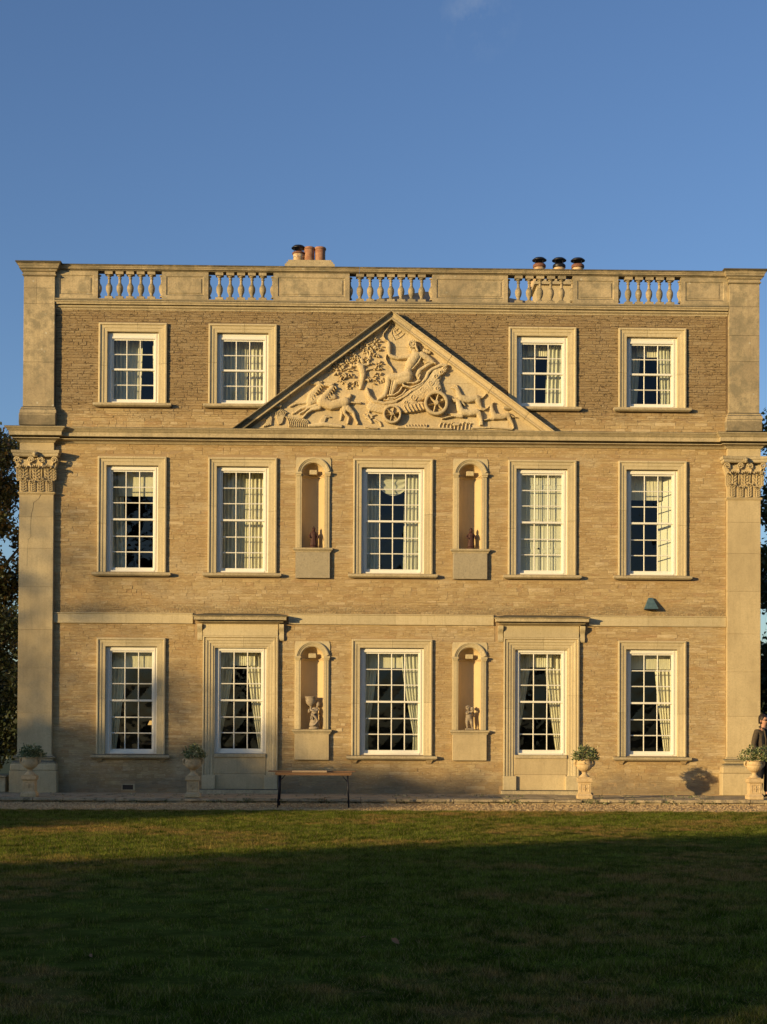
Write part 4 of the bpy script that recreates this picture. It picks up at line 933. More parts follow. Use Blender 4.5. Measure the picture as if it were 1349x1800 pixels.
def SX(px, py): return .0127425681 * px + 6.2418e-05 * py - 8.832599, .000125116 * px - .0127858188 * py + 17.703524
def relief(name, zoom, strokes, k=.8, lift=.03, base=0.0, res=.011, amp=.0, tex=0, mat='relief'):
    """carved figure: rounded strokes merged into a height field standing off the tympanum"""
    ox, oy, s = zoom; segs = []; k *= 1.05; lift = lift * 1.15 + .006; res = min(res, .009)
    for st in strokes:
        pts = []
        for (x, y, r) in st: X, Z = SX(ox + x / s, oy + y / s); pts.append((X, Z, r / s * .01277 * .94))
        if len(pts) == 1: pts = pts * 2
        segs += list(zip(pts[:-1], pts[1:]))
    x0 = min(min(a[0] - a[2], b[0] - b[2]) for a, b in segs) - .02; x1 = max(max(a[0] + a[2], b[0] + b[2]) for a, b in segs) + .02
    z0 = min(min(a[1] - a[2], b[1] - b[2]) for a, b in segs) - .02; z1 = max(max(a[1] + a[2], b[1] + b[2]) for a, b in segs) + .02
    z0 = max(z0, 8.125)
    nx, nz = int((x1 - x0) / res) + 2, int((z1 - z0) / res) + 2
    X, Z = np.meshgrid(x0 + np.arange(nx) * res, z0 + np.arange(nz) * res); Hh = np.zeros_like(X)
    for (a, b) in segs:
        dx, dz = b[0] - a[0], b[1] - a[1]; L2 = dx * dx + dz * dz + 1e-12
        t = np.clip(((X - a[0]) * dx + (Z - a[1]) * dz) / L2, 0, 1); r = a[2] + (b[2] - a[2]) * t
        d2 = (X - a[0] - t * dx) ** 2 + (Z - a[1] - t * dz) ** 2
        h = np.sqrt(np.maximum(r * r - d2, 0)); Hh = np.maximum(Hh, np.where(h > 0, h * k + lift * np.minimum(1, h / (r * .45)), 0))
    Hh = np.where(Hh > 0, Hh + .0045 * np.sin(X * 130 + 4 * np.sin(Z * 33)) * np.sin(Z * 118 + 3 * np.sin(X * 41)), 0)
    if tex: Hh = np.where(Hh > 0, Hh + amp * (np.sin(X * tex) * np.sin(Z * tex * 1.1 + np.sin(X * tex * .37) * 2)), 0)
    Hh = np.where(Hh > 0, Hh + base, 0)
    inside = Hh > 1e-5; keep = inside[:-1, :-1] | inside[1:, :-1] | inside[:-1, 1:] | inside[1:, 1:]
    idx = -np.ones(nx * nz, int); jj, ii = np.nonzero(keep)
    q = np.stack([jj * nx + ii, jj * nx + ii + 1, (jj + 1) * nx + ii + 1, (jj + 1) * nx + ii], 1); u = np.unique(q); idx[u] = np.arange(len(u))
    Hf = np.where(inside, Hh, -.004).ravel()[u]
    me = bpy.data.meshes.new(name); me.from_pydata(np.stack([X.ravel()[u], TYP - Hf, Z.ravel()[u]], 1).tolist(), [], idx[q].tolist()); me.materials.append(M[mat])
    me.polygons.foreach_set('use_smooth', [True] * len(me.polygons)); o = bpy.data.objects.new(name, me); COL.objects.link(o); o.parent = ped; return o
Z3 = (400, 530, 4.497); Z4 = (640, 590, 8.43); ZT = (560, 560, 8.43); ZD = (770, 660, 8.43); Z2 = (430, 640, 7.935)
relief('carved_horse', Z3, [[(662, 652, 12), (695, 650, 15), (722, 652, 19)], [(735, 662, 17), (700, 705, 24), (660, 760, 32), (655, 800, 34)], [(735, 645, 9), (748, 636, 5)], [(660, 790, 34), (760, 765, 32), (840, 760, 26)],
                            [(640, 800, 18), (590, 805, 10), (545, 812, 7), (500, 832, 9)], [(640, 830, 16), (580, 850, 9), (540, 880, 7), (520, 888, 9)], [(905, 835, 22), (905, 890, 11), (895, 940, 8)]], k=.55, lift=.025)
relief('carved_horse', Z3, [[(765, 668, 11), (795, 666, 14), (822, 670, 18)], [(832, 680, 17), (795, 725, 24), (750, 780, 34), (745, 805, 38)], [(832, 660, 9), (846, 652, 5)], [(742, 802, 40), (820, 828, 40), (900, 808, 40), (930, 800, 42)],
                            [(725, 845, 20), (670, 858, 13), (630, 885, 9), (600, 920, 9)], [(700, 830, 18), (640, 845, 11), (605, 875, 8), (575, 890, 9)],
                            [(925, 835, 28), (925, 890, 12), (960, 925, 9), (950, 968, 8)], [(950, 850, 28), (995, 885, 14), (1010, 930, 9), (1030, 968, 9)], [(955, 770, 13), (970, 748, 14), (960, 780, 8)], [(940, 802, 6), (1050, 806, 9)]], k=.62, lift=.05)
relief('carved_mane', Z3, [[(748 + i * 9 - 300 * 0, 645 + i * 16, 7), (758 + i * 8, 650 + i * 15, 5)] for i in range(0)] + [[(750 - i * 14, 664 + i * 18, 6), (762 - i * 14, 676 + i * 18, 5)] for i in range(7)] + [[(852 - i * 14, 682 + i * 18, 6), (862 - i * 14, 694 + i * 18, 5)] for i in range(7)], k=.6, lift=.03, base=.05)
wv = []
for i in range(11): x = 470 + i * 15; wv.append([(x + 22, 992, 5), (x + 18, 955, 5), (x + 4, 925 + i * 1.5, 4.5), (x - 14, 912 + i * 2, 4)])
for i in range(7): wv.append([(410 + i * 4, 975 - i * 2, 6), (392 + i * 9, 920, 5.5), (385 + i * 13, 885 - 12 * math.sin(i * .5), 5), (400 + i * 13, 850 + abs(i - 2) * 8, 4)])
for i in range(5): wv.append([(290 + i * 14, 992 - i * 4, 6), (320 + i * 8, 950 - i * 6, 6), (300 + i * 10, 930 - i * 10, 5), (270 + i * 16, 942 - i * 14, 4)])
relief('carved_foliage', Z3, wv, k=1.0, lift=.025)
relief('carved_foliage', Z3, [[(730 + 12 * i, 965 - 4 * i, 8), (745 + 12 * i, 930 - 5 * i, 8), (770 + 14 * i, 905 + 4 * i, 6)] for i in range(4)] + [[(650, 985, 14), (760, 975, 22), (900, 990, 14)], [(1080, 900, 9), (1110, 920, 11), (1140, 960, 9)], [(1100, 880, 8), (1140, 905, 10), (1170, 900, 6)], [(1170, 940, 7), (1200, 955, 8), (1215, 985, 7)], [(1120, 870, 8), (1100, 925, 8)]], k=.8, lift=.02)
# chariot
relief('carved_chariot', Z4, [[(45, 850, 40), (95, 960, 45), (200, 1030, 50)], [(110, 1060, 75), (300, 1090, 90), (520, 1080, 90), (700, 1030, 110)], [(640, 960, 100), (800, 880, 120), (930, 800, 130), (1010, 700, 110), (1060, 620, 90)], [(620, 1100, 70), (840, 1060, 80)], [(1040, 760, 110), (1090, 860, 80)], [(1060, 560, 70), (1130, 540, 70), (1180, 510, 60)]], k=.28, lift=.045, amp=.003, tex=60)
relief('carved_rim', Z4, [[(40, 800, 20), (75, 910, 26), (150, 990, 28), (300, 1020, 28), (470, 990, 28), (620, 880, 28), (760, 805, 28), (850, 740, 28), (920, 640, 28), (950, 560, 26), (1010, 510, 24), (1150, 450, 30), (1215, 460, 26)]], k=.7, lift=.02, base=.055)
sc = []
rr = random.Random(3)
for (cx_, cy_, R_) in ((730, 930, 60), (860, 820, 55), (980, 720, 50), (1060, 620, 45), (620, 1010, 45), (1080, 800, 45), (1140, 560, 40), (1190, 500, 36)):
    sc.append([(cx_ + R_ * (1 - a / 9) * math.cos(a * 1.05), cy_ + R_ * (1 - a / 9) * math.sin(a * 1.05), 9) for a in range(8)])
for i in range(6): sc.append([(590 + i * 52, 1060 - i * 8, 11), (610 + i * 52, 1110 - i * 8, 13), (640 + i * 50, 1150 - i * 9, 10)])
relief('carved_scrollwork', Z4, sc, k=.9, lift=.012, base=.085, res=.009)
def wheel(cx, cy, R, rim, depth):
    X, Zz = SX(640 + cx / 8.43, 590 + cy / 8.43); s = .01277 / 8.43; R *= s; rim *= s; m = MB(); y = TYP - depth
    path = [(X + R * math.sin(a * 6.2832 / 32), Zz + R * math.cos(a * 6.2832 / 32)) for a in range(32)]
    m.sweep(path, [(0, -TYP - .0), (0, depth - .012 - TYP), (rim * .3, depth - TYP), (rim * .7, depth - TYP), (rim, depth - .012 - TYP), (rim, -TYP)], XZ, closed=True)
    o = m.build('carved_wheel', M['relief'], ped, smooth=35)
    m = MB()
    for k in range(6):
        a = k * math.pi / 3 + .28; ca, sa = math.cos(a), math.sin(a); V = []
        for (t, w) in ((.12, .045), (.5, .10), (.98, .05)) if False else ((.15, .05), (.55, .085), (.97, .14)):
            for (o_, yy) in ((-w, .6), (0, 1.0), (w, .6)): V.append((X + R * .93 * t * ca - R * o_ * (1.15 - t) * sa * 1.6, TYP - depth * yy, Zz + R * .93 * t * sa + R * o_ * (1.15 - t) * ca * 1.6))
        m.add(V, [(0, 1, 4, 3), (1, 2, 5, 4), (3, 4, 7, 6), (4, 5, 8, 7)])
    m.lathe([(R * .20, -depth * .5), (R * .20, 0.02), (R * .15, .03), (R * .13, .02), (R * .05, .028), (0.001, .03)], 0, 0, 0, 16)
    n0 = len(m.v) - 16 * 6
    m.v[n0:] = [(X + a, TYP - depth - c, Zz + b) for (a, b, c) in m.v[n0:]]
    m.build('carved_spokes', M['relief'], ped, smooth=35)
    m = MB(); m.lathe([(R * .97, 0), (R * .97, .001)], 0, 0, 0, 32); m.v = [(X + a, TYP - .004 - c, Zz + b) for (a, b, c) in m.v]
wheel(1062, 1025, 178, 42, .20); wheel(415, 1182, 138, 34, .15)
# seated archer
relief('carved_figure', Z4, [[(712, 165, 62)], [(700, 200, 40), (705, 235, 26)], [(735, 230, 34), (745, 300, 50)], [(760, 330, 78), (690, 430, 82), (660, 500, 62), (640, 570, 70)], [(770, 300, 58), (880, 315, 46)], [(720, 320, 50), (600, 335, 34), (500, 350, 28), (420, 330, 30), (375, 300, 26)], [(372, 270, 26), (365, 200, 34), (370, 150, 26)],
                             [(850, 300, 54), (940, 350, 48), (1010, 405, 38)], [(1010, 405, 36), (920, 465, 30), (830, 525, 28)], [(820, 540, 38), (790, 600, 34), (800, 640, 22)], [(650, 600, 84), (500, 640, 66), (380, 630, 52)], [(360, 640, 46), (345, 760, 36), (320, 850, 34), (300, 900, 38), (240, 940, 30), (205, 960, 20)],
                             [(640, 650, 80), (520, 690, 66), (470, 700, 52)], [(465, 720, 50), (435, 800, 44), (405, 880, 34)]], k=.75, lift=.06)
relief('carved_hair', Z4, [[(712 + 52 * math.cos(a), 150 + 52 * math.sin(a), 16)] for a in [i * .52 for i in range(12)]] + [[(712 + 26 * math.cos(a), 140 + 26 * math.sin(a), 15)] for a in [i * 1.05 for i in range(6)]] + [[(760, 180, 20), (790, 250, 18)]], k=1, lift=.01, base=.115, res=.009)
relief('carved_drapery', Z4, [[(540, 690, 13), (590, 760, 15), (700, 790, 15), (820, 740, 14), (890, 690, 12)], [(560, 650, 12), (640, 720, 14), (760, 720, 13), (830, 680, 12)], [(350, 905, 14), (440, 900, 15), (520, 850, 15), (560, 780, 13)], [(360, 945, 14), (470, 945, 15), (570, 890, 15), (620, 820, 13)], [(300, 965, 12), (480, 985, 13), (620, 910, 13), (700, 840, 12)],
                              [(420, 680, 13), (400, 780, 13), (380, 880, 12)], [(860, 310, 14), (800, 420, 14), (720, 510, 13), (620, 540, 12)], [(820, 330, 12), (760, 410, 12), (660, 480, 12)], [(880, 400, 12), (980, 410, 13), (1060, 430, 13)], [(900, 430, 10), (1000, 400, 10)], [(830, 600, 10), (800, 680, 12), (730, 730, 10)]], k=1.0, lift=.02, base=.075, res=.009)
relief('carved_quiver', Z4, [[(885, 235, 26), (930, 250, 28), (965, 262, 26)], [(820, 160, 12), (835, 225, 10)], [(885, 205, 9), (880, 262, 9)], [(930, 218, 9), (925, 285, 9)]], k=.5, lift=.05)
relief('carved_bow', ZT, [[(1062, 92, 7), (1010, 180, 9), (965, 230, 10), (960, 280, 10), (990, 330, 9), (1040, 352, 9)], [(1040, 530, 9), (1000, 560, 10), (995, 620, 10), (1030, 690, 10), (1085, 750, 9), (1108, 800, 7)], [(1040, 380, 26), (1030, 430, 30), (1035, 480, 24)]] + [[(1010, 385 + i * 26, 9), (1060, 378 + i * 26, 10)] for i in range(4)], k=.9, lift=.05)
fan = []
for i in range(5):
    a0 = -.1 + i * .36; fan.append([(1080, 100, 4), (1080 + 130 * math.cos(a0 + .2), 100 + 130 * math.sin(a0 + .2), 5), (1080 + 230 * math.cos(a0), 100 + 230 * math.sin(a0), 5)])
for R_ in (110, 170, 230): fan.append([(1085 + R_ * math.cos(a * .16), 90 + R_ * math.sin(a * .16), 6) for a in range(1, 9)])
relief('carved_shell', ZT, fan, k=.6, lift=.008, res=.01)
rr = random.Random(12); fz = []
for (cx_, cy_, R_, n_) in ((900, 905, 60, 9), (470, 1010, 60, 8), (330, 930, 50, 6), (700, 520, 50, 6), (560, 470, 40, 5), (180, 800, 40, 5), (720, 880, 50, 7)):
    for q in range(n_):
        a = rr.uniform(0, 6.28); x, y = cx_ + R_ * math.cos(a) * rr.random() ** .5, cy_ + R_ * math.sin(a) * rr.random() ** .5; b = rr.uniform(0, 6.28)
        fz.append([(x, y, 8), (x + 16 * math.cos(b), y + 16 * math.sin(b), 7), (x + 26 * math.cos(b + .6), y + 26 * math.sin(b + .6), 4)])
relief('carved_leaves', ZT, fz, k=1.1, lift=.015, res=.0085)
# oak tree
relief('carved_trunk', ZT, [[(622, 1040, 26), (645, 930, 42), (660, 840, 50), (640, 740, 56), (600, 700, 44)], [(660, 820, 26), (720, 765, 18), (810, 750, 11)], [(640, 700, 26), (735, 690, 20), (745, 610, 16), (770, 520, 14), (740, 450, 11)], [(740, 560, 14), (715, 500, 10), (660, 470, 8)], [(580, 700, 24), (500, 710, 20), (455, 650, 14)], [(500, 740, 16), (420, 750, 12), (340, 790, 9)], [(650, 650, 30), (640, 620, 34)], [(620, 930, 34), (610, 980, 30)]], k=.85, lift=.02)
lv = []; rr = random.Random(8)
for (cx_, cy_, R_, n_) in ((800, 350, 95, 16), (665, 420, 75, 12), (880, 400, 70, 9), (850, 520, 80, 12), (880, 700, 70, 9), (880, 790, 60, 7), (280, 750, 85, 20), (350, 810, 85, 16), (410, 660, 85, 18), (500, 560, 60, 12), (540, 620, 60, 12), (400, 860, 60, 9), (420, 990, 50, 8), (540, 930, 70, 10), (640, 620, 60, 9), (790, 930, 75, 13), (760, 430, 90, 14), (620, 330, 50, 6), (760, 640, 50, 6), (470, 790, 60, 8)):
    for k in range(n_):
        a = rr.uniform(0, 6.28); r_ = R_ * math.sqrt(rr.random()); x, y = cx_ + r_ * math.cos(a), cy_ + r_ * math.sin(a); b = a + rr.uniform(-.6, .6); l_ = rr.uniform(14, 24)
        lv.append([(x, y, rr.uniform(9, 14)), (x + l_ * math.cos(b), y + l_ * math.sin(b), rr.uniform(6, 10))])
relief('carved_leaves', ZT, lv, k=1.35, lift=.035, res=.0085)
relief('carved_hound', ZD, [[(205, 190, 14), (240, 195, 24), (280, 210, 34)], [(255, 150, 10), (285, 175, 12)], [(290, 235, 34), (315, 300, 42), (340, 350, 54)], [(345, 350, 56), (450, 370, 54), (570, 345, 52)], [(585, 370, 54), (610, 440, 34), (640, 495, 20), (695, 505, 13)], [(600, 325, 13), (655, 342, 12), (700, 300, 9), (705, 285, 6)], [(330, 340, 24), (240, 350, 16)], [(340, 400, 22), (395, 450, 16)]], k=.6, lift=.04)
relief('carved_hound', ZD, [[(220, 375, 16), (260, 380, 28), (295, 400, 38)], [(215, 350, 12), (240, 400, 14)], [(300, 430, 42), (325, 510, 52), (355, 560, 56)], [(360, 560, 58), (470, 570, 52), (575, 555, 50)], [(600, 580, 48), (635, 670, 30), (650, 735, 20)], [(640, 640, 20), (625, 740, 18)], [(350, 600, 28), (240, 590, 16), (150, 578, 12)], [(350, 620, 24), (220, 610, 14), (120, 635, 12), (60, 650, 10)], [(620, 520, 11), (680, 525, 10), (720, 500, 8)]], k=.65, lift=.06)
relief('carved_hound', ZD, [[(740, 482, 12), (770, 455, 20), (795, 450, 26)], [(800, 430, 9), (825, 415, 8)], [(790, 470, 28), (800, 540, 40), (830, 610, 52)], [(840, 620, 52), (950, 625, 46), (1030, 600, 42)], [(1040, 625, 38), (1080, 690, 24), (1110, 750, 16), (1115, 790, 14)], [(820, 650, 26), (760, 655, 14), (690, 672, 11)], [(1060, 590, 10), (1110, 625, 9), (1160, 632, 6)]], k=.6, lift=.05)
gr = []
for i in range(9): gr.append([(20 + i * 56, 800, 8), (25 + i * 56, 740, 9), (55 + i * 54, 700 + (i % 3) * 8, 8), (95 + i * 52, 722, 6)])
gr += [[(500, 790, 16), (800, 780, 18), (1100, 805, 14)], [(230, 740, 20), (310, 735, 20)]]
relief('carved_foliage', ZD, gr, k=.9, lift=.02)
relief('carved_foliage', Z4, [[(640 + i * 45 + 20 * math.cos(a), 1330 + 40 * math.sin(a), 10) for a in (0, 1, 2, 3)] for i in range(7)] + [[(500, 1370, 16), (700, 1375, 14), (1300, 1385, 14)], [(40, 1150, 12), (90, 1170, 14), (120, 1220, 12)], [(60, 1240, 12), (130, 1225, 10)], [(160, 1260, 12), (220, 1280, 12), (245, 1330, 10)], [(20, 1360, 14), (200, 1380, 12)]], k=.8, lift=.02)

# ================================================================== THINGS ON THE HOUSE
m = MB(); m.add([(5.655, -.02, 4.145), (5.965, -.02, 4.145), (5.965, -.15, 4.145), (5.655, -.15, 4.145), (5.755, -.02, 4.40), (5.865, -.02, 4.40), (5.85, -.06, 4.40), (5.77, -.06, 4.40)],
                [(0, 1, 2, 3), (4, 5, 6, 7), (0, 1, 5, 4), (1, 2, 6, 5), (2, 3, 7, 6), (3, 0, 4, 7)])
wb = empty('wall_box', (0, 0, 0), 'small blue green wedge shaped box fixed to the wall above the right doorway side', 'wall box'); m.build('casing', M['verd'], wb)
m = MB(); m.box(5.66, 5.96, -.145, -.02, 4.128, 4.144); m.build('base_plate', M['dmetal'], wb)
# lit lamp indoors
lp = empty('table_lamp', (-5.50, 1.2, 1.3), 'lit amber lamp glowing inside the bottom left window', 'lamp')
m = MB(); m.lathe([(.075, .20), (.032, .30), (.03, .30), (.07, .20)], 0, 0, 0, 16); o = m.build('lamp_shade', M['glow'], lp, smooth=True)
m = MB(); m.lathe([(.07, -.2), (.06, -.18), (.015, -.15), (.03, 0), (.012, .1), (.01, .2)], 0, 0, 0, 12); m.build('lamp_base', M['dmetal'], lp, smooth=True)
m = MB(); m.cbox(-.25, .25, -.2, .2, -.26, -.21, .005); m.box(-.22, -.18, -.17, -.13, -1.3, -.261); m.box(.18, .22, -.17, -.13, -1.3, -.261); m.box(-.22, -.18, .13, .17, -1.3, -.261); m.box(.18, .22, .13, .17, -1.3, -.261)
o = m.build('side_table', M['wood']); o.location = lp.location; tag(o, 'dark wooden side table under the lit lamp inside the bottom left window', 'table')

# ------------------------------------------------------------------ skin-modifier figures
def skin(name, joints, edges, mat, parent=None, root=0, sub=2, loc=None):
    me = bpy.data.meshes.new(name); keys = list(joints); me.from_pydata([joints[k][:3] for k in keys], [(keys.index(a), keys.index(b)) for a, b in edges], [])
    o = bpy.data.objects.new(name, me); COL.objects.link(o)
    md = o.modifiers.new('skin', 'SKIN'); md.use_smooth_shade = True; md.branch_smoothing = .4
    sv = me.skin_vertices[0].data
    for i, k in enumerate(keys):
        r = joints[k][3]; sv[i].radius = r if hasattr(r, '__len__') else (r, r); sv[i].use_root = (i == (keys.index(root) if isinstance(root, str) else root))
    sb = o.modifiers.new('sub', 'SUBSURF'); sb.levels = sub; sb.render_levels = sub
    dg = bpy.context.evaluated_depsgraph_get(); ev = o.evaluated_get(dg); nm = bpy.data.meshes.new_from_object(ev); o.modifiers.clear(); o.data = nm; bpy.data.meshes.remove(me)
    nm.name = name; nm.materials.clear(); nm.materials.append(mat)
    nm.polygons.foreach_set('use_smooth', [True] * len(nm.polygons))
    if parent: o.parent = parent
    return o
def chain(*n): return list(zip(n[:-1], n[1:]))

# row 2: dark red saints, row 3: woman with bowl, two cherubs
def saint(x, z, label, lean):
    r = empty('statuette', (x, .07, z), label, 'statue', 'dark red statuettes in the upper niches'); r.scale = (1.18, 1.1, .96)
    m = MB(); m.lathe([(.075, 0), (.08, .01), (.08, .035), (.062, .045)], 0, 0, 0, 18); m.build('base', M['redstat'], r, smooth=40)
    m = MB(); m.lathe([(.062, .045), (.066, .08), (.055, .16), (.056, .24), (.066, .31), (.058, .36), (.032, .39), (.022, .40)], 0, 0, 0, 28, mod=lambda a, z: 1 + .10 * math.cos(a * 7 + z * 8) * (1 - z * 1.8), sy=.8); 
    m.lathe([(.006, .388), (.028, .398), (.034, .425), (.030, .45), (.018, .465), (.004, .47)], 0, 0, 0, 14)
    b = m.build('robed_body', M['redstat'], r, smooth=True)
    skin('arm', {'a': (-.05, 0, .35, .022), 'b': (-.085, -.02, .27, .02), 'c': (-.06 + lean * .02, -.06, .24, .014)}, chain('a', 'b', 'c'), M['redstat'], r, sub=1)
    skin('arm', {'a': (.05, 0, .35, .022), 'b': (.085, -.02, .27, .02), 'c': (.07, -.05, .20 + lean * .04, .014)}, chain('a', 'b', 'c'), M['redstat'], r, sub=1)
    m = MB(); m.lathe([(.030, .452), (.033, .47), (.018, .48), (.01, .50), (.002, .515)], 0, 0, 0, 10); m.build('crown', M['redstat'], r, smooth=30)
saint(-1.742, 5.472, 'dark red robed statuette in the upper left niche', 0)
saint(1.785, 5.472, 'dark red robed statuette in the upper right niche, right arm lowered', 1)
r = empty('bowl_bearer', (-1.72, .06, 1.422), 'stone statue of a draped woman lifting a large bowl in the lower left niche', 'statue'); r.scale = (1.16, 1.1, 1.03)
m = MB(); m.lathe([(.10, 0), (.105, .015), (.10, .04), (.09, .05)], .01, 0, 0, 20, sy=.8); m.lathe([(.09, .05), (.10, .09), (.085, .16), (.07, .24), (.072, .32), (.062, .36), (.070, .42), (.062, .455), (.03, .475)], .02, 0, 0, 30, sy=.75, mod=lambda a, z: 1 + .13 * math.cos(a * 5 + z * 16) * max(0, 1 - z * 2.2)); m.build('draped_body', M['statue'], r, smooth=True)
m = MB(); m.lathe([(.003, -.05), (.025, -.045), (.038, -.015), (.036, .02), (.024, .045), (.004, .055)], .085, -.02, .545, 14); m.lathe([(.02, 0), (.022, .05)], .07, 0, .455, 10); m.build('head', M['statue'], r, smooth=True)
skin('arm', {'a': (.09, -.01, .445, .028), 'b': (.06, -.09, .38, .026), 'c': (-.03, -.11, .40, .02), 'd': (-.07, -.07, .44, .018)}, chain('a', 'b', 'c', 'd'), M['statue'], r, sub=1)
skin('arm', {'a': (-.03, -.01, .44, .026), 'b': (-.10, -.03, .36, .022), 'c': (-.085, -.03, .44, .018)}, chain('a', 'b', 'c'), M['statue'], r, sub=1)
m = MB(); m.lathe([(.03, .38), (.022, .42), (.02, .46), (.05, .485), (.085, .525), (.10, .59), (.102, .65), (.118, .665), (.12, .675), (.10, .678), (.09, .66), (.06, .62)], -.055, -.02, .03, 24, mod=lambda a, z: 1 + .02 * math.cos(a * 12)); m.build('bowl', M['statue'], r, smooth=True)
skin('drapery_fold', {'a': (-.05, -.08, .34, .022), 'b': (.03, -.095, .27, .028), 'c': (.08, -.08, .18, .022), 'd': (.03, -.10, .10, .022), 'e': (-.04, -.09, .075, .016)}, chain('a', 'b', 'c', 'd', 'e'), M['statue'], r, sub=1)
skin('drapery_fold', {'a': (.09, -.05, .34, .018), 'b': (.04, -.09, .36, .02), 'c': (-.04, -.08, .30, .018), 'd': (-.05, -.09, .2, .016)}, chain('a', 'b', 'c', 'd'), M['statue'], r, sub=1)
r = empty('cherub_statue', (1.765, .05, 1.422), 'pale stone statue of an embracing cherub pair in the lower right niche', 'statue'); r.scale = (1.3, 1.2, 1.07)
m = MB(); m.cbox(-.075, .075, -.06, .06, 0, .035, .008); m.build('base', M['statue'], r)
body = {'pel': (-.01, 0, .24, .048), 'bel': (-.015, -.012, .29, .05), 'chs': (-.01, 0, .36, .046), 'nk': (-.015, 0, .405, .024), 'hd': (-.025, -.01, .455, .043), 'hd2': (-.028, -.01, .49, .03),
        'lh': (-.04, -.005, .20, .038), 'lk': (-.045, -.02, .13, .027), 'la': (-.035, 0, .055, .018), 'lf': (-.04, -.04, .045, .014), 'rh': (.025, -.005, .20, .038), 'rk': (.035, -.03, .13, .027), 'ra': (.045, 0, .06, .018), 'rf': (.05, -.04, .045, .014),
        'ls': (-.05, -.005, .375, .026), 'le': (-.055, -.06, .335, .02), 'lw': (.0, -.085, .37, .016), 'rs': (.035, -.005, .38, .026), 'ret': (.06, -.05, .40, .02), 'rw': (.03, -.075, .45, .016)}
skin('body', body, chain('pel', 'bel', 'chs', 'nk', 'hd', 'hd2') + chain('pel', 'lh', 'lk', 'la', 'lf') + chain('pel', 'rh', 'rk', 'ra', 'rf') + chain('chs', 'ls', 'le', 'lw') + chain('chs', 'rs', 'ret', 'rw'), M['statue'], r, root='pel')
skin('second_head', {'a': (.035, -.02, .40, .025), 'b': (.045, -.02, .45, .036), 'c': (.048, -.02, .485, .026)}, chain('a', 'b', 'c'), M['statue'], r)
skin('wing', {'a': (.05, .01, .38, .02), 'b': (.085, .02, .34, .018), 'c': (.08, .02, .26, .008)}, chain('a', 'b', 'c'), M['statue'], r, sub=1)
m = MB(); rr = random.Random(2)
for k in range(26):
    a = rr.uniform(0, 6.28); b = rr.uniform(0, 1.4); m.lathe([(0.002, -.013), (.011, -.005), (.012, .004), (.002, .013)], -.027 + .037 * math.cos(a) * math.cos(b), -.006 + .037 * math.sin(a) * math.cos(b), .465 + .037 * math.sin(b), 7)
m.build('curls', M['statue'], r, smooth=True)

# ------------------------------------------------------------------ urns and shrubs
def urn(X, Y, rz, label):
    r = empty('garden_urn', (X, Y, 0.0), label, 'urn', 'stone urns on pedestals along the terrace')
    m = MB(); sq = lambda h: [(-h, -h), (-h, h), (h, h), (h, -h)]
    # pedestal: closed square mouldings
    m.cbox(-.158, .158, -.158, .158, 0, .075, .008)
    for (P0, P1, z0_, z1_) in ((.152, .126, .076, .11), (.122, .122, .11, .335), (.126, .15, .335, .36), (.152, .152, .36, .378), (.148, .148, .379, .435)):
        V = [(sx * P0, sy * P0, z0_) for sx, sy in ((-1, -1), (1, -1), (1, 1), (-1, 1))] + [(sx * P1, sy * P1, z1_) for sx, sy in ((-1, -1), (1, -1), (1, 1), (-1, 1))]
        m.add(V, [(0, 3, 2, 1), (4, 5, 6, 7), (0, 1, 5, 4), (1, 2, 6, 5), (2, 3, 7, 6), (3, 0, 4, 7)])
    m.sweep([(-.085, .14), (-.085, .305), (.085, .305), (.085, .14)], [(-.01, .1221), (-.01, .130), (.0, .130), (.012, .1235), (.012, .1221)], XZ, closed=True)
    p = m.build('pedestal', M['urn'], r)
    m = MB()
    for sg in (-1, 1): m.tube([(sg * .035 + .03 * math.cos(a * .6) * (1 - a / 12), -.127, .215 + .035 * math.sin(a * .6) * (1 - a / 12)) for a in range(10)], .006, 5)
    m.tube([(0, -.127, .16), (0, -.129, .285)], .007, 5); m.build('carved_panel', M['urn'], r, smooth=True)
    m = MB(); m.cbox(-.112, .112, -.112, .112, .4365, .456, .005); m.lathe([(.108, .458), (.104, .47), (.075, .495), (.052, .52), (.048, .545), (.06, .552), (.062, .562), (.05, .568)], 0, 0, 0, 28); m.build('foot', M['urn'], r, smooth=35)
    def gad(a, z): return 1 + (.035 * abs(math.sin(a * 9)) if .58 < z < .69 else 0)
    m = MB(); m.lathe([(.05, .569), (.095, .59), (.14, .63), (.162, .675), (.168, .70), (.165, .712), (.172, .716), (.172, .73), (.163, .736), (.160, .78), (.158, .795), (.172, .802), (.176, .815), (.165, .822), (.14, .822), (.13, .79), (.09, .78)], 0, 0, 0, 54, mod=gad)
    m.build('bowl', M['urn'], r, smooth=35)
    m = MB()
    for k in range(36): a = k * 6.2832 / 36; m.box(-.004 + .173 * math.cos(a), .004 + .173 * math.cos(a), -.004 + .173 * math.sin(a), .004 + .173 * math.sin(a), .717, .729)
    m.build('beading', M['urn'], r)
    for sg in (-1, 1):
        pts = [(sg * (.155 + .05 * math.sin(a) * 1.0), 0, .745 + .062 * math.cos(a) * 1.0) for a in [i * math.pi / 9 for i in range(10)]]
        m = MB(); m.tube(pts, [.018, .02, .022, .024, .024, .022, .02, .02, .022, .024], 8); m.build('handle', M['urn'], r, smooth=True)
    m = MB(); m.lathe([(.001, .80), (.142, .80), (.142, .806), (.001, .812)], 0, 0, 0, 20); m.build('soil', M['soil'], r)
    r.rotation_euler.z = rz; return r
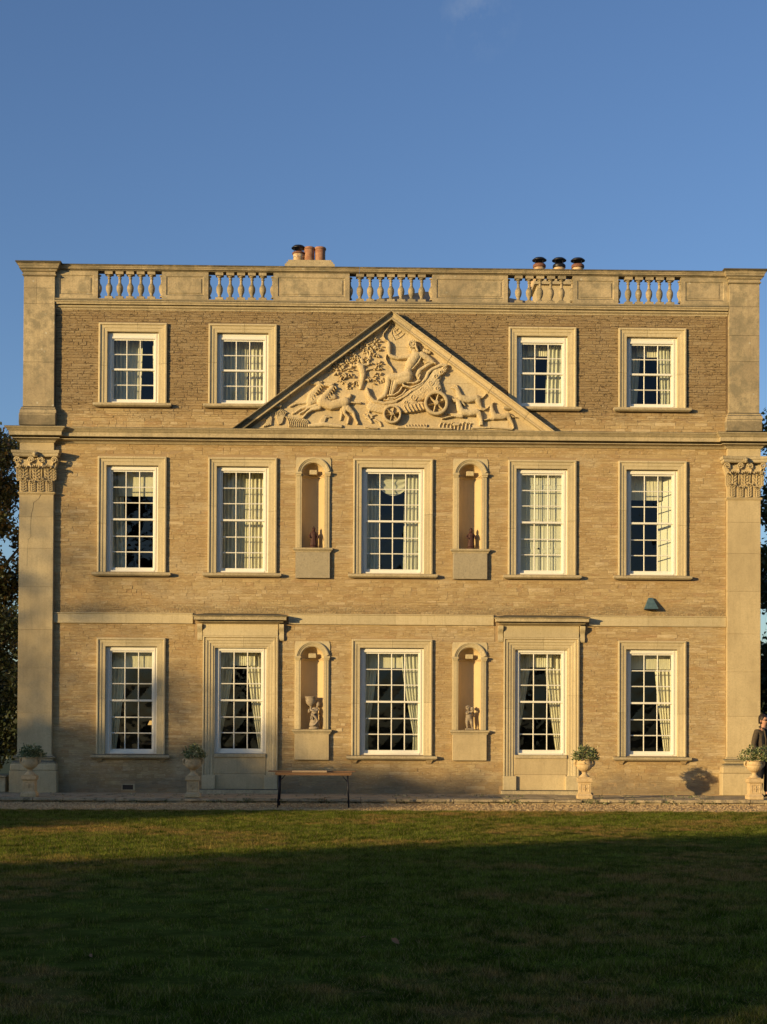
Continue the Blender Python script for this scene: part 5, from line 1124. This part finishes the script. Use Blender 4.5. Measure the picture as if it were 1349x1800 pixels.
def shrub(X, Y, seed, label, sc=1.0):
    rs = random.Random(seed); m = MB(); r = empty('potted_shrub', (X, Y, .81), label, 'shrub', 'variegated shrubs growing in the urns')
    for k in range(16):
        a = rs.uniform(0, 6.28); R_ = rs.uniform(.08, .2); m.tube([(0, 0, 0), (R_ * .5 * math.cos(a), R_ * .5 * math.sin(a), .09), (R_ * math.cos(a) + .03, R_ * math.sin(a), rs.uniform(.1, .22))], [.005, .004, .002], 4)
    m.build('stems', M['bark'], r)
    m = MB()
    for k in range(760):
        a = rs.uniform(0, 6.28); b = math.asin(rs.uniform(-.15, 1)); q = rs.uniform(.6, 1) ** .5; bump = 1.04 + .20 * math.sin(a * 2 + seed * 2.1) + .15 * math.sin(b * 6 + a * 3 + seed) + (.28 if rs.random() < .06 else 0)
        p = (.035 + .235 * sc * q * math.cos(a) * math.cos(b) * bump, .235 * sc * q * math.sin(a) * math.cos(b) * bump, .03 + .205 * sc * q * math.sin(b) * bump)
        leafquad(m, p, rs.uniform(.04, .065), rs.uniform(.013, .020), rs, .3)
    m.build('leaves', M['leafpot'], r, recalc=False)
for (x, rz, seed, la, lb, sc) in ((-7.523, .0, 1, 'stone urn on pedestal in front of the left corner pilaster', 'dark leafy shrub in the urn at the left corner pilaster', .92),
                        (-4.155, .06, 2, 'stone urn on pedestal beside the left hooded doorway', 'rounded shrub in the urn left of the folding table', .98),
                        (3.991, -.05, 3, 'sunlit stone urn on pedestal beside the right hooded doorway', 'pale green shrub in the urn beside the right hooded doorway', 1.06),
                        (7.554, .0, 4, 'sunlit stone urn on pedestal beside the man at the right corner', 'bushy pale shrub in the urn in front of the man', 1.1)):
    urn(x, -2.22, rz, la); shrub(x, -2.22, seed, lb, sc)

# ------------------------------------------------------------------ folding table
tb = empty('folding_table', (-1.605, -3.85, GZ), 'long brown folding trestle table with black steel legs on the gravel', 'table')
m = MB(); m.cbox(-.75, .75, -.34, .34, .655, .678, .004); m.build('table_top', M['wood'], tb)
m = MB(); m.box(-.74, .74, -.33, -.31, .628, .654); m.box(-.74, .74, .31, .33, .628, .654); m.build('rail', M['wood'], tb)
for sg in (-1, 1):
    for sy in (-1, 1):
        m = MB(); m.tube([(sg * .665, sy * .28, .65), (sg * .67 + sg * .005, sy * .285, .35), (sg * .69 + .0, sy * .31, .0)], .0165, 8); m.build('leg', M['steel'], tb, smooth=True)
    m = MB(); m.tube([(sg * .675, -.29, .12), (sg * .675, .29, .12)], .009, 6); m.tube([(sg * .665, -.28, .645), (sg * .665, .28, .645)], .011, 6); m.build('cross_bar', M['steel'], tb, smooth=True)
    m = MB(); m.tube([(sg * .672, -.26, .49), (sg * .53, -.26, .652)], .011, 6); m.build('brace', M['steel'], tb, smooth=True)
m = MB(); m.cbox(-.91, .82, .10, .42, .6795, .698, .003); o = m.build('loose_board', M['wood']); o.location = tb.location; tag(o, 'long brown board lying along the back of the folding table', 'board')
m = MB(); m.cbox(-.42, .26, -.20, .05, .6795, .715, .004); o = m.build('pale_board', M['board']); o.location = tb.location; tag(o, 'pale flat wooden board lying on the middle of the table', 'board')

# ------------------------------------------------------------------ person
pr = empty('person', (8.0, -1.30, 0), 'man in brown jacket and black top standing behind the right hand urn', 'person', rz=math.radians(28))
# local: faces -Y
J = {'pel': (0, 0, .95, (.13, .10)), 'wst': (0, 0, 1.08, (.125, .10)), 'chs': (0, 0, 1.30, (.16, .11)), 'up': (0, .01, 1.42, (.12, .085)), 'nk': (0, 0, 1.50, .055), 'nk2': (0, -.01, 1.55, .052), 'hd': (0, -.02, 1.63, (.078, .095)), 'hd2': (0, -.015, 1.71, (.072, .09)), 'hd3': (0, -.01, 1.755, .05),
     'ls': (.17, .01, 1.42, .055), 'le': (.24, .03, 1.15, .042), 'lw': (.23, -.05, .92, .028), 'lp': (.23, -.07, .86, (.022, .04)), 'rs': (-.17, .01, 1.42, .055), 're': (-.24, .03, 1.15, .042), 'rw': (-.23, -.05, .92, .028), 'rp': (-.23, -.07, .86, (.022, .04)),
     'lh': (.09, 0, .88, .085), 'lk': (.10, -.02, .50, .058), 'la': (.10, .02, .10, .040), 'lf': (.11, -.10, .04, .035), 'rh': (-.09, 0, .88, .085), 'rk': (-.10, -.02, .50, .058), 'ra': (-.10, .02, .10, .040), 'rf': (-.11, -.10, .04, .035)}
E_ = chain('pel', 'wst', 'chs', 'up', 'nk', 'nk2', 'hd', 'hd2', 'hd3') + chain('up', 'ls', 'le', 'lw', 'lp') + chain('up', 'rs', 're', 'rw', 'rp') + chain('pel', 'lh', 'lk', 'la', 'lf') + chain('pel', 'rh', 'rk', 'ra', 'rf')
for sg, s in ((1, 'l'), (-1, 'r')):
    for k in range(4):
        x = sg * .23; y = -.075 + (k - 1.5) * .020; n = s + 'f%d' % k; L = (.07, .08, .078, .062)[k]
        J[n + 'a'] = (x, y, .84, .0095); J[n + 'b'] = (x - sg * .008, y - .004, .84 - L * .55, .0088); J[n + 'c'] = (x - sg * .022, y - .004, .84 - L, .0075); E_ += chain(s + 'p', n + 'a', n + 'b', n + 'c')
    J[s + 'ta'] = (sg * .225, -.115, .865, .011); J[s + 'tb'] = (sg * .215, -.13, .82, .009); E_ += chain(s + 'p', s + 'ta', s + 'tb')
skin('body', J, E_, M['skin'], pr, root='pel')
m = MB(); m.add([(0, -.112, 1.665), (-.013, -.105, 1.625), (.013, -.105, 1.625), (0, -.138, 1.632), (0, -.108, 1.615)], [(0, 1, 3), (0, 3, 2), (1, 4, 3), (4, 2, 3)])
m.build('nose', M['skin'], pr, smooth=True)
for sg in (-1, 1):
    m = MB(); m.lathe([(.001, -.03), (.012, -.022), (.014, 0), (.012, .022), (.001, .028)], sg * .080, -.01, 1.645, 10); m.build('ear', M['skin'], pr, smooth=True)
    m = MB(); m.lathe([(.001, -.009), (.010, -.004), (.010, .004), (.001, .009)], sg * .030, -.103, 1.665, 10); m.build('eye', M['cblack'], pr, smooth=True)
m = MB(); m.tube([(-.024, -.106, 1.592), (0, -.114, 1.590), (.024, -.106, 1.592)], [.003, .006, .003], 6); m.build('mouth', M['redstat'], pr, smooth=True)
m = MB(); V = []; n = 20
m.lathe([(.086, -.10), (.092, -.04), (.092, .02), (.086, .06), (.06, .10), (.02, .115), (.002, .117)], 0, .018, 1.685, 22, sy=1.12, mod=lambda a, z: (1 + .05 * math.sin(a * 7)) * (.80 if (math.sin(a) < -.45 and z < -.0) else 1)); m.build('hair', M['hair'], pr, smooth=True)
m = MB(); m.tube([(-.085, -.02, 1.668), (-.07, -.11, 1.668), (0, -.122, 1.668), (.07, -.11, 1.668), (.085, -.02, 1.668)], .006, 6); m.box(-.062, -.012, -.124, -.119, 1.648, 1.68); m.box(.012, .062, -.124, -.119, 1.648, 1.68); m.build('glasses', M['cblack'], pr)
skin('black_top', {'a': (0, 0, .90, (.148, .118)), 'b': (0, 0, 1.10, (.146, .118)), 'c': (0, 0, 1.32, (.17, .122)), 'd': (0, .005, 1.44, (.125, .095)), 'e': (0, 0, 1.50, .068)}, chain('a', 'b', 'c', 'd', 'e'), M['cblack'], pr)
JJ = {'a': (0, .018, .80, (.185, .135)), 'b': (0, .018, 1.10, (.178, .135)), 'c': (0, .018, 1.33, (.19, .13)), 'd': (0, .018, 1.46, (.12, .09)), 'ls': (.175, .012, 1.43, .074), 'le': (.25, .03, 1.15, .064), 'lw': (.24, -.045, .91, .050), 'rs': (-.175, .012, 1.43, .074), 're': (-.25, .03, 1.15, .064), 'rw': (-.24, -.045, .91, .050)}
jk = skin('jacket', JJ, chain('a', 'b', 'c', 'd') + chain('d', 'ls', 'le', 'lw') + chain('d', 'rs', 're', 'rw'), M['jacket'], pr, root='a')
m = MB()
for sg in (-1, 1): m.tube([(sg * .07, -.05, 1.50), (sg * .075, -.115, 1.42), (sg * .062, -.142, 1.25), (sg * .065, -.142, .82)], [.022, .020, .014, .012], 6)
m.tube([(-.085, .0, 1.50), (-.06, .06, 1.52), (.06, .06, 1.52), (.085, .0, 1.50)], .022, 6); m.build('collar', M['jacket'], pr, smooth=True)
m = MB(); m.add([(-.058, -.146, .83), (.058, -.146, .83), (.052, -.150, 1.24), (-.052, -.150, 1.24), (-.06, -.118, 1.43), (.06, -.118, 1.43)], [(0, 1, 2, 3), (3, 2, 5, 4)]); m.build('shirt_front', M['cblack'], pr)
skin('trousers', {'p': (0, 0, .93, (.14, .108)), 'lh': (.09, 0, .84, .102), 'lk': (.102, -.015, .50, .076), 'la': (.105, .02, .10, .066), 'rh': (-.09, 0, .84, .102), 'rk': (-.102, -.015, .50, .076), 'ra': (-.105, .02, .10, .066)}, chain('p', 'lh', 'lk', 'la') + chain('p', 'rh', 'rk', 'ra'), M['cblack'], pr, root='p')
for sg in (-1, 1): skin('shoe', {'a': (sg * .105, .05, .05, (.045, .045)), 'b': (sg * .107, -.02, .05, (.045, .045)), 'c': (sg * .112, -.12, .035, (.046, .034)), 'd': (sg * .113, -.18, .03, (.032, .024))}, chain('a', 'b', 'c', 'd'), M['cblack'], pr)

# low wall stub left of the house
m = MB(); rs = random.Random(3)
for i, (a, b) in enumerate(((-10.6, -9.4), (-9.39, -8.5))): m.cbox(a, b, -.2, .25, -.0, .33, .012)
lw = m.build('low_wall', M['weath']); tag(lw, 'low weathered stone wall beside the left corner of the house', 'wall')
m = MB(); m.cbox(-10.65, -8.48, -.24, .29, .331, .375, .01); m.build('coping_slab', M['weath'], lw)

# ================================================================== TREES
def crown_mesh(seed, clumps, nleaf, L, name='crown_mesh'):
    rs = random.Random(seed); m = MB(); tot = sum(c[3] ** 2 for c in clumps)
    for (cx, cy, cz, r) in clumps:
        n = int(nleaf * r * r / tot)
        for k in range(n):
            d = Vector((rs.gauss(0, 1), rs.gauss(0, 1), rs.gauss(0, 1))).normalized() * r * (rs.random() ** .45) * (1 + .25 * math.sin(k))
            s = rs.uniform(.6, 1.2) * L; leafquad(m, (cx + d.x, cy + d.y, cz + d.z * .85), s, s * .42, rs, 1.0)
    return m
def clumps_for(seed, R, Hc, zc, n, rmin, rmax, fill=.75):
    rs = random.Random(seed); out = []
    for k in range(n):
        a = rs.uniform(0, 6.28); b = rs.uniform(-1, 1); q = rs.uniform(.15, 1) ** .5 * fill; w = math.sqrt(1 - b * b)
        out.append((R * q * math.cos(a) * w, R * q * math.sin(a) * w, zc + Hc * q * b, rs.uniform(rmin, rmax)))
    return out
def tree(name, X, Y, h, R, seed, mat, label, cat='tree', nleaf=9000, L=.22, trunk=True, low=.3, group=None, n=26, rmin=.45, rmax=1.0, fill=.75):
    r = empty(name, (X, Y, GZ - .05), label, cat, group); rs = random.Random(seed)
    zc = h * (1 + low) / 2; Hc = h * (1 - low) / 2
    cl = clumps_for(seed, R, Hc, zc, n, rmin, rmax, fill)
    m = crown_mesh(seed, cl, nleaf, L); m.build('crown', mat, r, recalc=False)
    m = MB(); m.tube([(0, 0, 0), (.1, .05, h * .3), (-.05, 0, h * .6), (.05, .05, h * .88)], [h * .028, h * .022, h * .014, .03], 9)
    for c in cl[:14]:
        z0 = min(c[2] * .7, h * .7); m.tube([(0, 0, z0 * .8), (c[0] * .5, c[1] * .5, (z0 + c[2]) / 2), (c[0], c[1], c[2])], [h * .010, h * .006, .015], 5)
    m.build('trunk', M['bark'], r, smooth=True); return r
G1 = 'trees standing behind and beside the house'
tree('leafy_tree', -12.4, 12.0, 13.2, 2.6, 21, M['leafaut'], 'autumn leafed tree behind the left corner of the house, its tips against the sky', nleaf=30000, L=.13, n=40, rmin=.4, rmax=.85, low=.15, group=G1)
tree('yew_hedge', -11.1, 7.0, 5.6, 1.9, 22, M['leafdark'], 'dark evergreen hedge mass low at the left edge beside the house', 'hedge', fill=1.0, nleaf=14000, L=.14, low=.0, n=34, rmin=.5, rmax=.9)
tree('yew_hedge', -10.6, 3.0, 3.4, 1.5, 32, M['leafdark'], 'dark bush beside the low stone wall at the left edge', 'hedge', fill=1.0, nleaf=9000, L=.12, low=.0, n=24, rmin=.4, rmax=.7)
tree('leafy_tree', -17.5, 14, 11.0, 3.6, 23, M['leafdark'], 'dark tree standing further left beyond the autumn tree', group=G1, nleaf=8000)
tree('leafy_tree', 13.2, 12.5, 13.6, 2.7, 24, M['leafgold'], 'olive green tree showing past the right corner of the house', nleaf=30000, L=.13, n=40, rmin=.45, rmax=.9, low=.1, group=G1)
tree('yew_hedge', 11.4, 6.5, 6.2, 1.9, 25, M['leafdark'], 'dark hedge at the right edge behind the man', 'hedge', fill=1.0, nleaf=12000, L=.14, low=.0, n=30, rmin=.5, rmax=.9)
tree('leafy_tree', 18.5, 15, 11.5, 3.6, 26, M['leafaut'], 'brown green tree further right behind the house', group=G1, nleaf=8000)
m = crown_mesh(99, [(x, 62 + 3 * math.sin(x), GZ + z, 2.2) for x in range(-66, 67, 2) for z in (1.0, 3.2, 5.2 + 1.2 * math.sin(x * .7))], 26000, .5)
m.build('woodland', M['leafdark'], recalc=False, kind='stuff', label='dark line of woodland closing the view far behind the house', category='woodland')
# trees across the lawn behind the viewer, towards the low sun: they throw the evening shade over lawn and wall foot
ca, sa = math.cos(AZ), math.sin(AZ); h_ = Vector((-sa, -ca, 0)); eu = Vector((ca, -sa, 0))
def sun_tree(u, v_top, dist, R, seed, label, low=.05, nleaf=7000, L=.3, n=26, rmin=.5, rmax=1.1):
    """u, v_top: where the crown's side and top stand as seen along the sun's rays"""
    p = eu * u + h_ * dist; top = (v_top + dist * math.sin(EL)) / math.cos(EL) - GZ
    tree('unseen_shade_tree', p.x, p.y, top, R, seed, M['leafdark'], label, nleaf=nleaf, L=L, low=low, n=n, rmin=rmin, rmax=rmax, group='unseen trees added behind the viewer to block skylight')
LB = 'leafy garden tree across the lawn behind the viewer'
# SUN TREES
def hedge_run(name, pts, dist, label, cat, seed, mat, L=.2, dens=260, depth=1.2, group=None, rr_=(.35, .75)):
    """a bank of foliage whose top follows the points (u, v) as seen along the sun's rays"""
    rs = random.Random(seed); cl = []; o0 = eu * pts[0][0] + h_ * dist
    for (a, b) in zip(pts[:-1], pts[1:]):
        n = max(1, int((b[0] - a[0]) / .42))
        for k in range(n):
            t_ = (k + rs.random()) / n; u = a[0] + (b[0] - a[0]) * t_; v = a[1] + (b[1] - a[1]) * t_ + rs.uniform(-.38, .22)
            top = (v + dist * math.sin(EL)) / math.cos(EL); z = 0
            while z < top:
                r = rs.uniform(*rr_); zz = min(z + r * .5, top - r); p = eu * (u + rs.uniform(-.2, .2)) + h_ * (dist + rs.uniform(-depth, depth)) - o0
                cl.append((p.x, p.y, zz - GZ, r)); z += r * 1.05
    r = empty(name, (o0.x, o0.y, GZ - .05), label, cat, group)
    crown_mesh(seed, cl, int(len(cl) * dens), L).build('crown', mat, r, recalc=False)
    m = MB()
    for c in cl[::6]: m.tube([(c[0], c[1], 0), (c[0], c[1], c[2])], [.06, .02], 5)
    m.build('trunk', M['bark'], r, smooth=True); return r
GB = 'unseen trees added behind the viewer to block skylight'
hedge_run('clipped_hedge', [(8.5, -2.6), (9.5, -2.0), (10.9, -1.32), (12.1, -.5), (13.5, .2), (18, .6), (24, 1.0), (30, 1.2)], 58, 'long dark hedge rising to the right, across the lawn behind the viewer', 'hedge', 51, M['leafdark'], dens=150, L=.18)
hedge_run('tall_shrubbery', [(-9, 9.5), (-5.1, 7.4), (-4.6, 5.6), (-3.9, 3.1), (-2.4, 1.7), (-1, 1.0), (.4, .75), (1.6, .65), (2.6, .5), (3.1, .0), (3.5, -.4), (4.1, -.95), (4.5, -1.3), (4.9, -2.6)], 56, 'tall tapering bank of dark trees, beyond the long hedge behind the viewer', 'trees', 52, M['leafdark'], L=.26, dens=28, depth=2.5, rr_=(.5, 1.1))
hedge_run('added_shade_bank', [(-9, 1.8), (-5, .9), (-3, .8), (-1.6, .85), (-.4, .75), (.4, .4), (1.4, .25), (2.4, .05), (3.1, -.4), (4.5, -1.6)], 48, 'unseen low bank of shrubs added behind the viewer to deepen the shade at the wall foot', 'shrubs', 57, M['leafdark'], L=.2, dens=130, depth=1.0)  # added unseen bank, its dense shade swallows the left urn's cast shadow
for k, (u, d, top, R_) in enumerate(((17.5, 62, 8.5, 3.4), (23, 36, 13, 5.0), (30.5, 30, 14, 5.5), (38, 20, 13, 5.5), (44, 8, 13, 5.5), (46, -6, 13, 5.5), (46, -20, 13, 5.5), (13.8, 66, 3.8, 2.0))):  # unseen trees added to keep skylight off the shaded lawn
    p = eu * u + h_ * d
    tree('unseen_shade_tree', p.x, p.y, top + 5.5, R_, 80 + k, M['leafdark'], ('big unseen tree added over the long hedge at its taller end', 'broad unseen tree added beside the hedge nearest the viewer', 'wide unseen tree added directly behind the viewer on the left', 'unseen tree added straight behind the viewer', 'unseen tree added behind the viewer towards the right', 'spreading unseen tree added on the right side of the lawn', 'tall unseen tree added far out on the right of the lawn', 'small unseen tree added behind the middle of the long hedge')[k], nleaf=16000, L=.42, low=.05, n=40, rmin=.8, rmax=1.5, group=GB)

# ================================================================== GRASS
def patch_mesh(seed, n, hb):
    rs = random.Random(seed); m = MB()
    for k in range(n):
        x, y = rs.random(), rs.random(); a = rs.uniform(0, 6.28); w = rs.uniform(.0018, .0038); h = rs.uniform(.35, 1.15) * hb * (.75 + .5 * math.sin(x * 9 + seed) * math.sin(y * 8)) * (1.7 if rs.random() < .02 else 1); lx, ly = rs.gauss(0, .022), rs.gauss(0, .022)
        m.add([(x - w * math.cos(a), y - w * math.sin(a), -.004), (x + w * math.cos(a), y + w * math.sin(a), -.004), (x + lx, y + ly, h)], [(0, 1, 2)], (rs.random(), rs.random(), 0, 1))
    return m
for nm_, n, hb, rows in (('grass', 7500, .046, None),):
    coll = bpy.data.collections.new('grass_patches')
    for k in range(3):
        o = patch_mesh(k, n, hb).build('grass_patch', M['blade'], recalc=False); COL.objects.unlink(o); coll.objects.link(o)
    pts = []
    for j in range(-28, -5):
        d = 33 + j + 1; hw = d * .29 + 1.2; 
        for i in range(int(-hw - 1), int(hw + 1)):
            if j == -6: continue
            pts.append((i, j + .4, GZ + .004))
    for i in range(-9, 9): pts.append((i, -6.62, GZ + .004))
    me = bpy.data.meshes.new('grass'); me.from_pydata(pts, [], []); go = bpy.data.objects.new('grass', me); COL.objects.link(go)
    ng = bpy.data.node_groups.new('grass_nodes', 'GeometryNodeTree')
    ng.interface.new_socket('Geometry', in_out='INPUT', socket_type='NodeSocketGeometry'); ng.interface.new_socket('Geometry', in_out='OUTPUT', socket_type='NodeSocketGeometry')
    gi = ng.nodes.new('NodeGroupInput'); g_o = ng.nodes.new('NodeGroupOutput'); ci = ng.nodes.new('GeometryNodeCollectionInfo'); ip = ng.nodes.new('GeometryNodeInstanceOnPoints')
    ci.inputs['Collection'].default_value = coll; ci.inputs['Separate Children'].default_value = True; ci.inputs['Reset Children'].default_value = True
    rvi = ng.nodes.new('FunctionNodeRandomValue'); rvi.data_type = 'INT'; rvi.inputs['Min'].default_value = 0; rvi.inputs['Max'].default_value = 2
    ip.inputs['Pick Instance'].default_value = True
    ng.links.new(gi.outputs[0], ip.inputs['Points']); ng.links.new(ci.outputs[0], ip.inputs['Instance']); ng.links.new(rvi.outputs[2], ip.inputs['Instance Index']); ng.links.new(ip.outputs[0], g_o.inputs[0])
    md = go.modifiers.new('grass', 'NODES'); md.node_group = ng
    go['kind'] = 'stuff'; go['label'] = 'short mown grass covering the lawn, green with dry brown patches'; go['category'] = 'grass'
# fallen leaves
rs = random.Random(31)
def fallen(x, y, L):
    m = MB(); pts = [(-.5, 0, 0), (-.2, .22, .06), (.15, .26, .10), (.5, .02, .02), (.2, -.24, .12), (-.2, -.2, .02)]
    m.add([(a * L, b * L, c * L) for a, b, c in pts] + [(0, 0, .0)], [(6, i, (i + 1) % 6) for i in range(6)]); o = m.build('fallen_leaf', M['dry'], recalc=False)
    o.location = (x, y, GZ + .035); o.rotation_euler = (rs.uniform(-.5, .5), rs.uniform(-.5, .5), rs.uniform(0, 6)); return o
o = fallen(-.52, -22.45, .085); tag(o, 'large curled brown leaf lying alone on the shaded lawn', 'leaf')
for k in range(16):
    d = rs.uniform(8.5, 20); x = -.6 + rs.uniform(-.25, .27) * d; o = fallen(x, -33 + d, rs.uniform(.03, .05)); tag(o, 'small dry leaf lying on the shaded grass', 'leaf', 'small dry leaves scattered on the lawn')
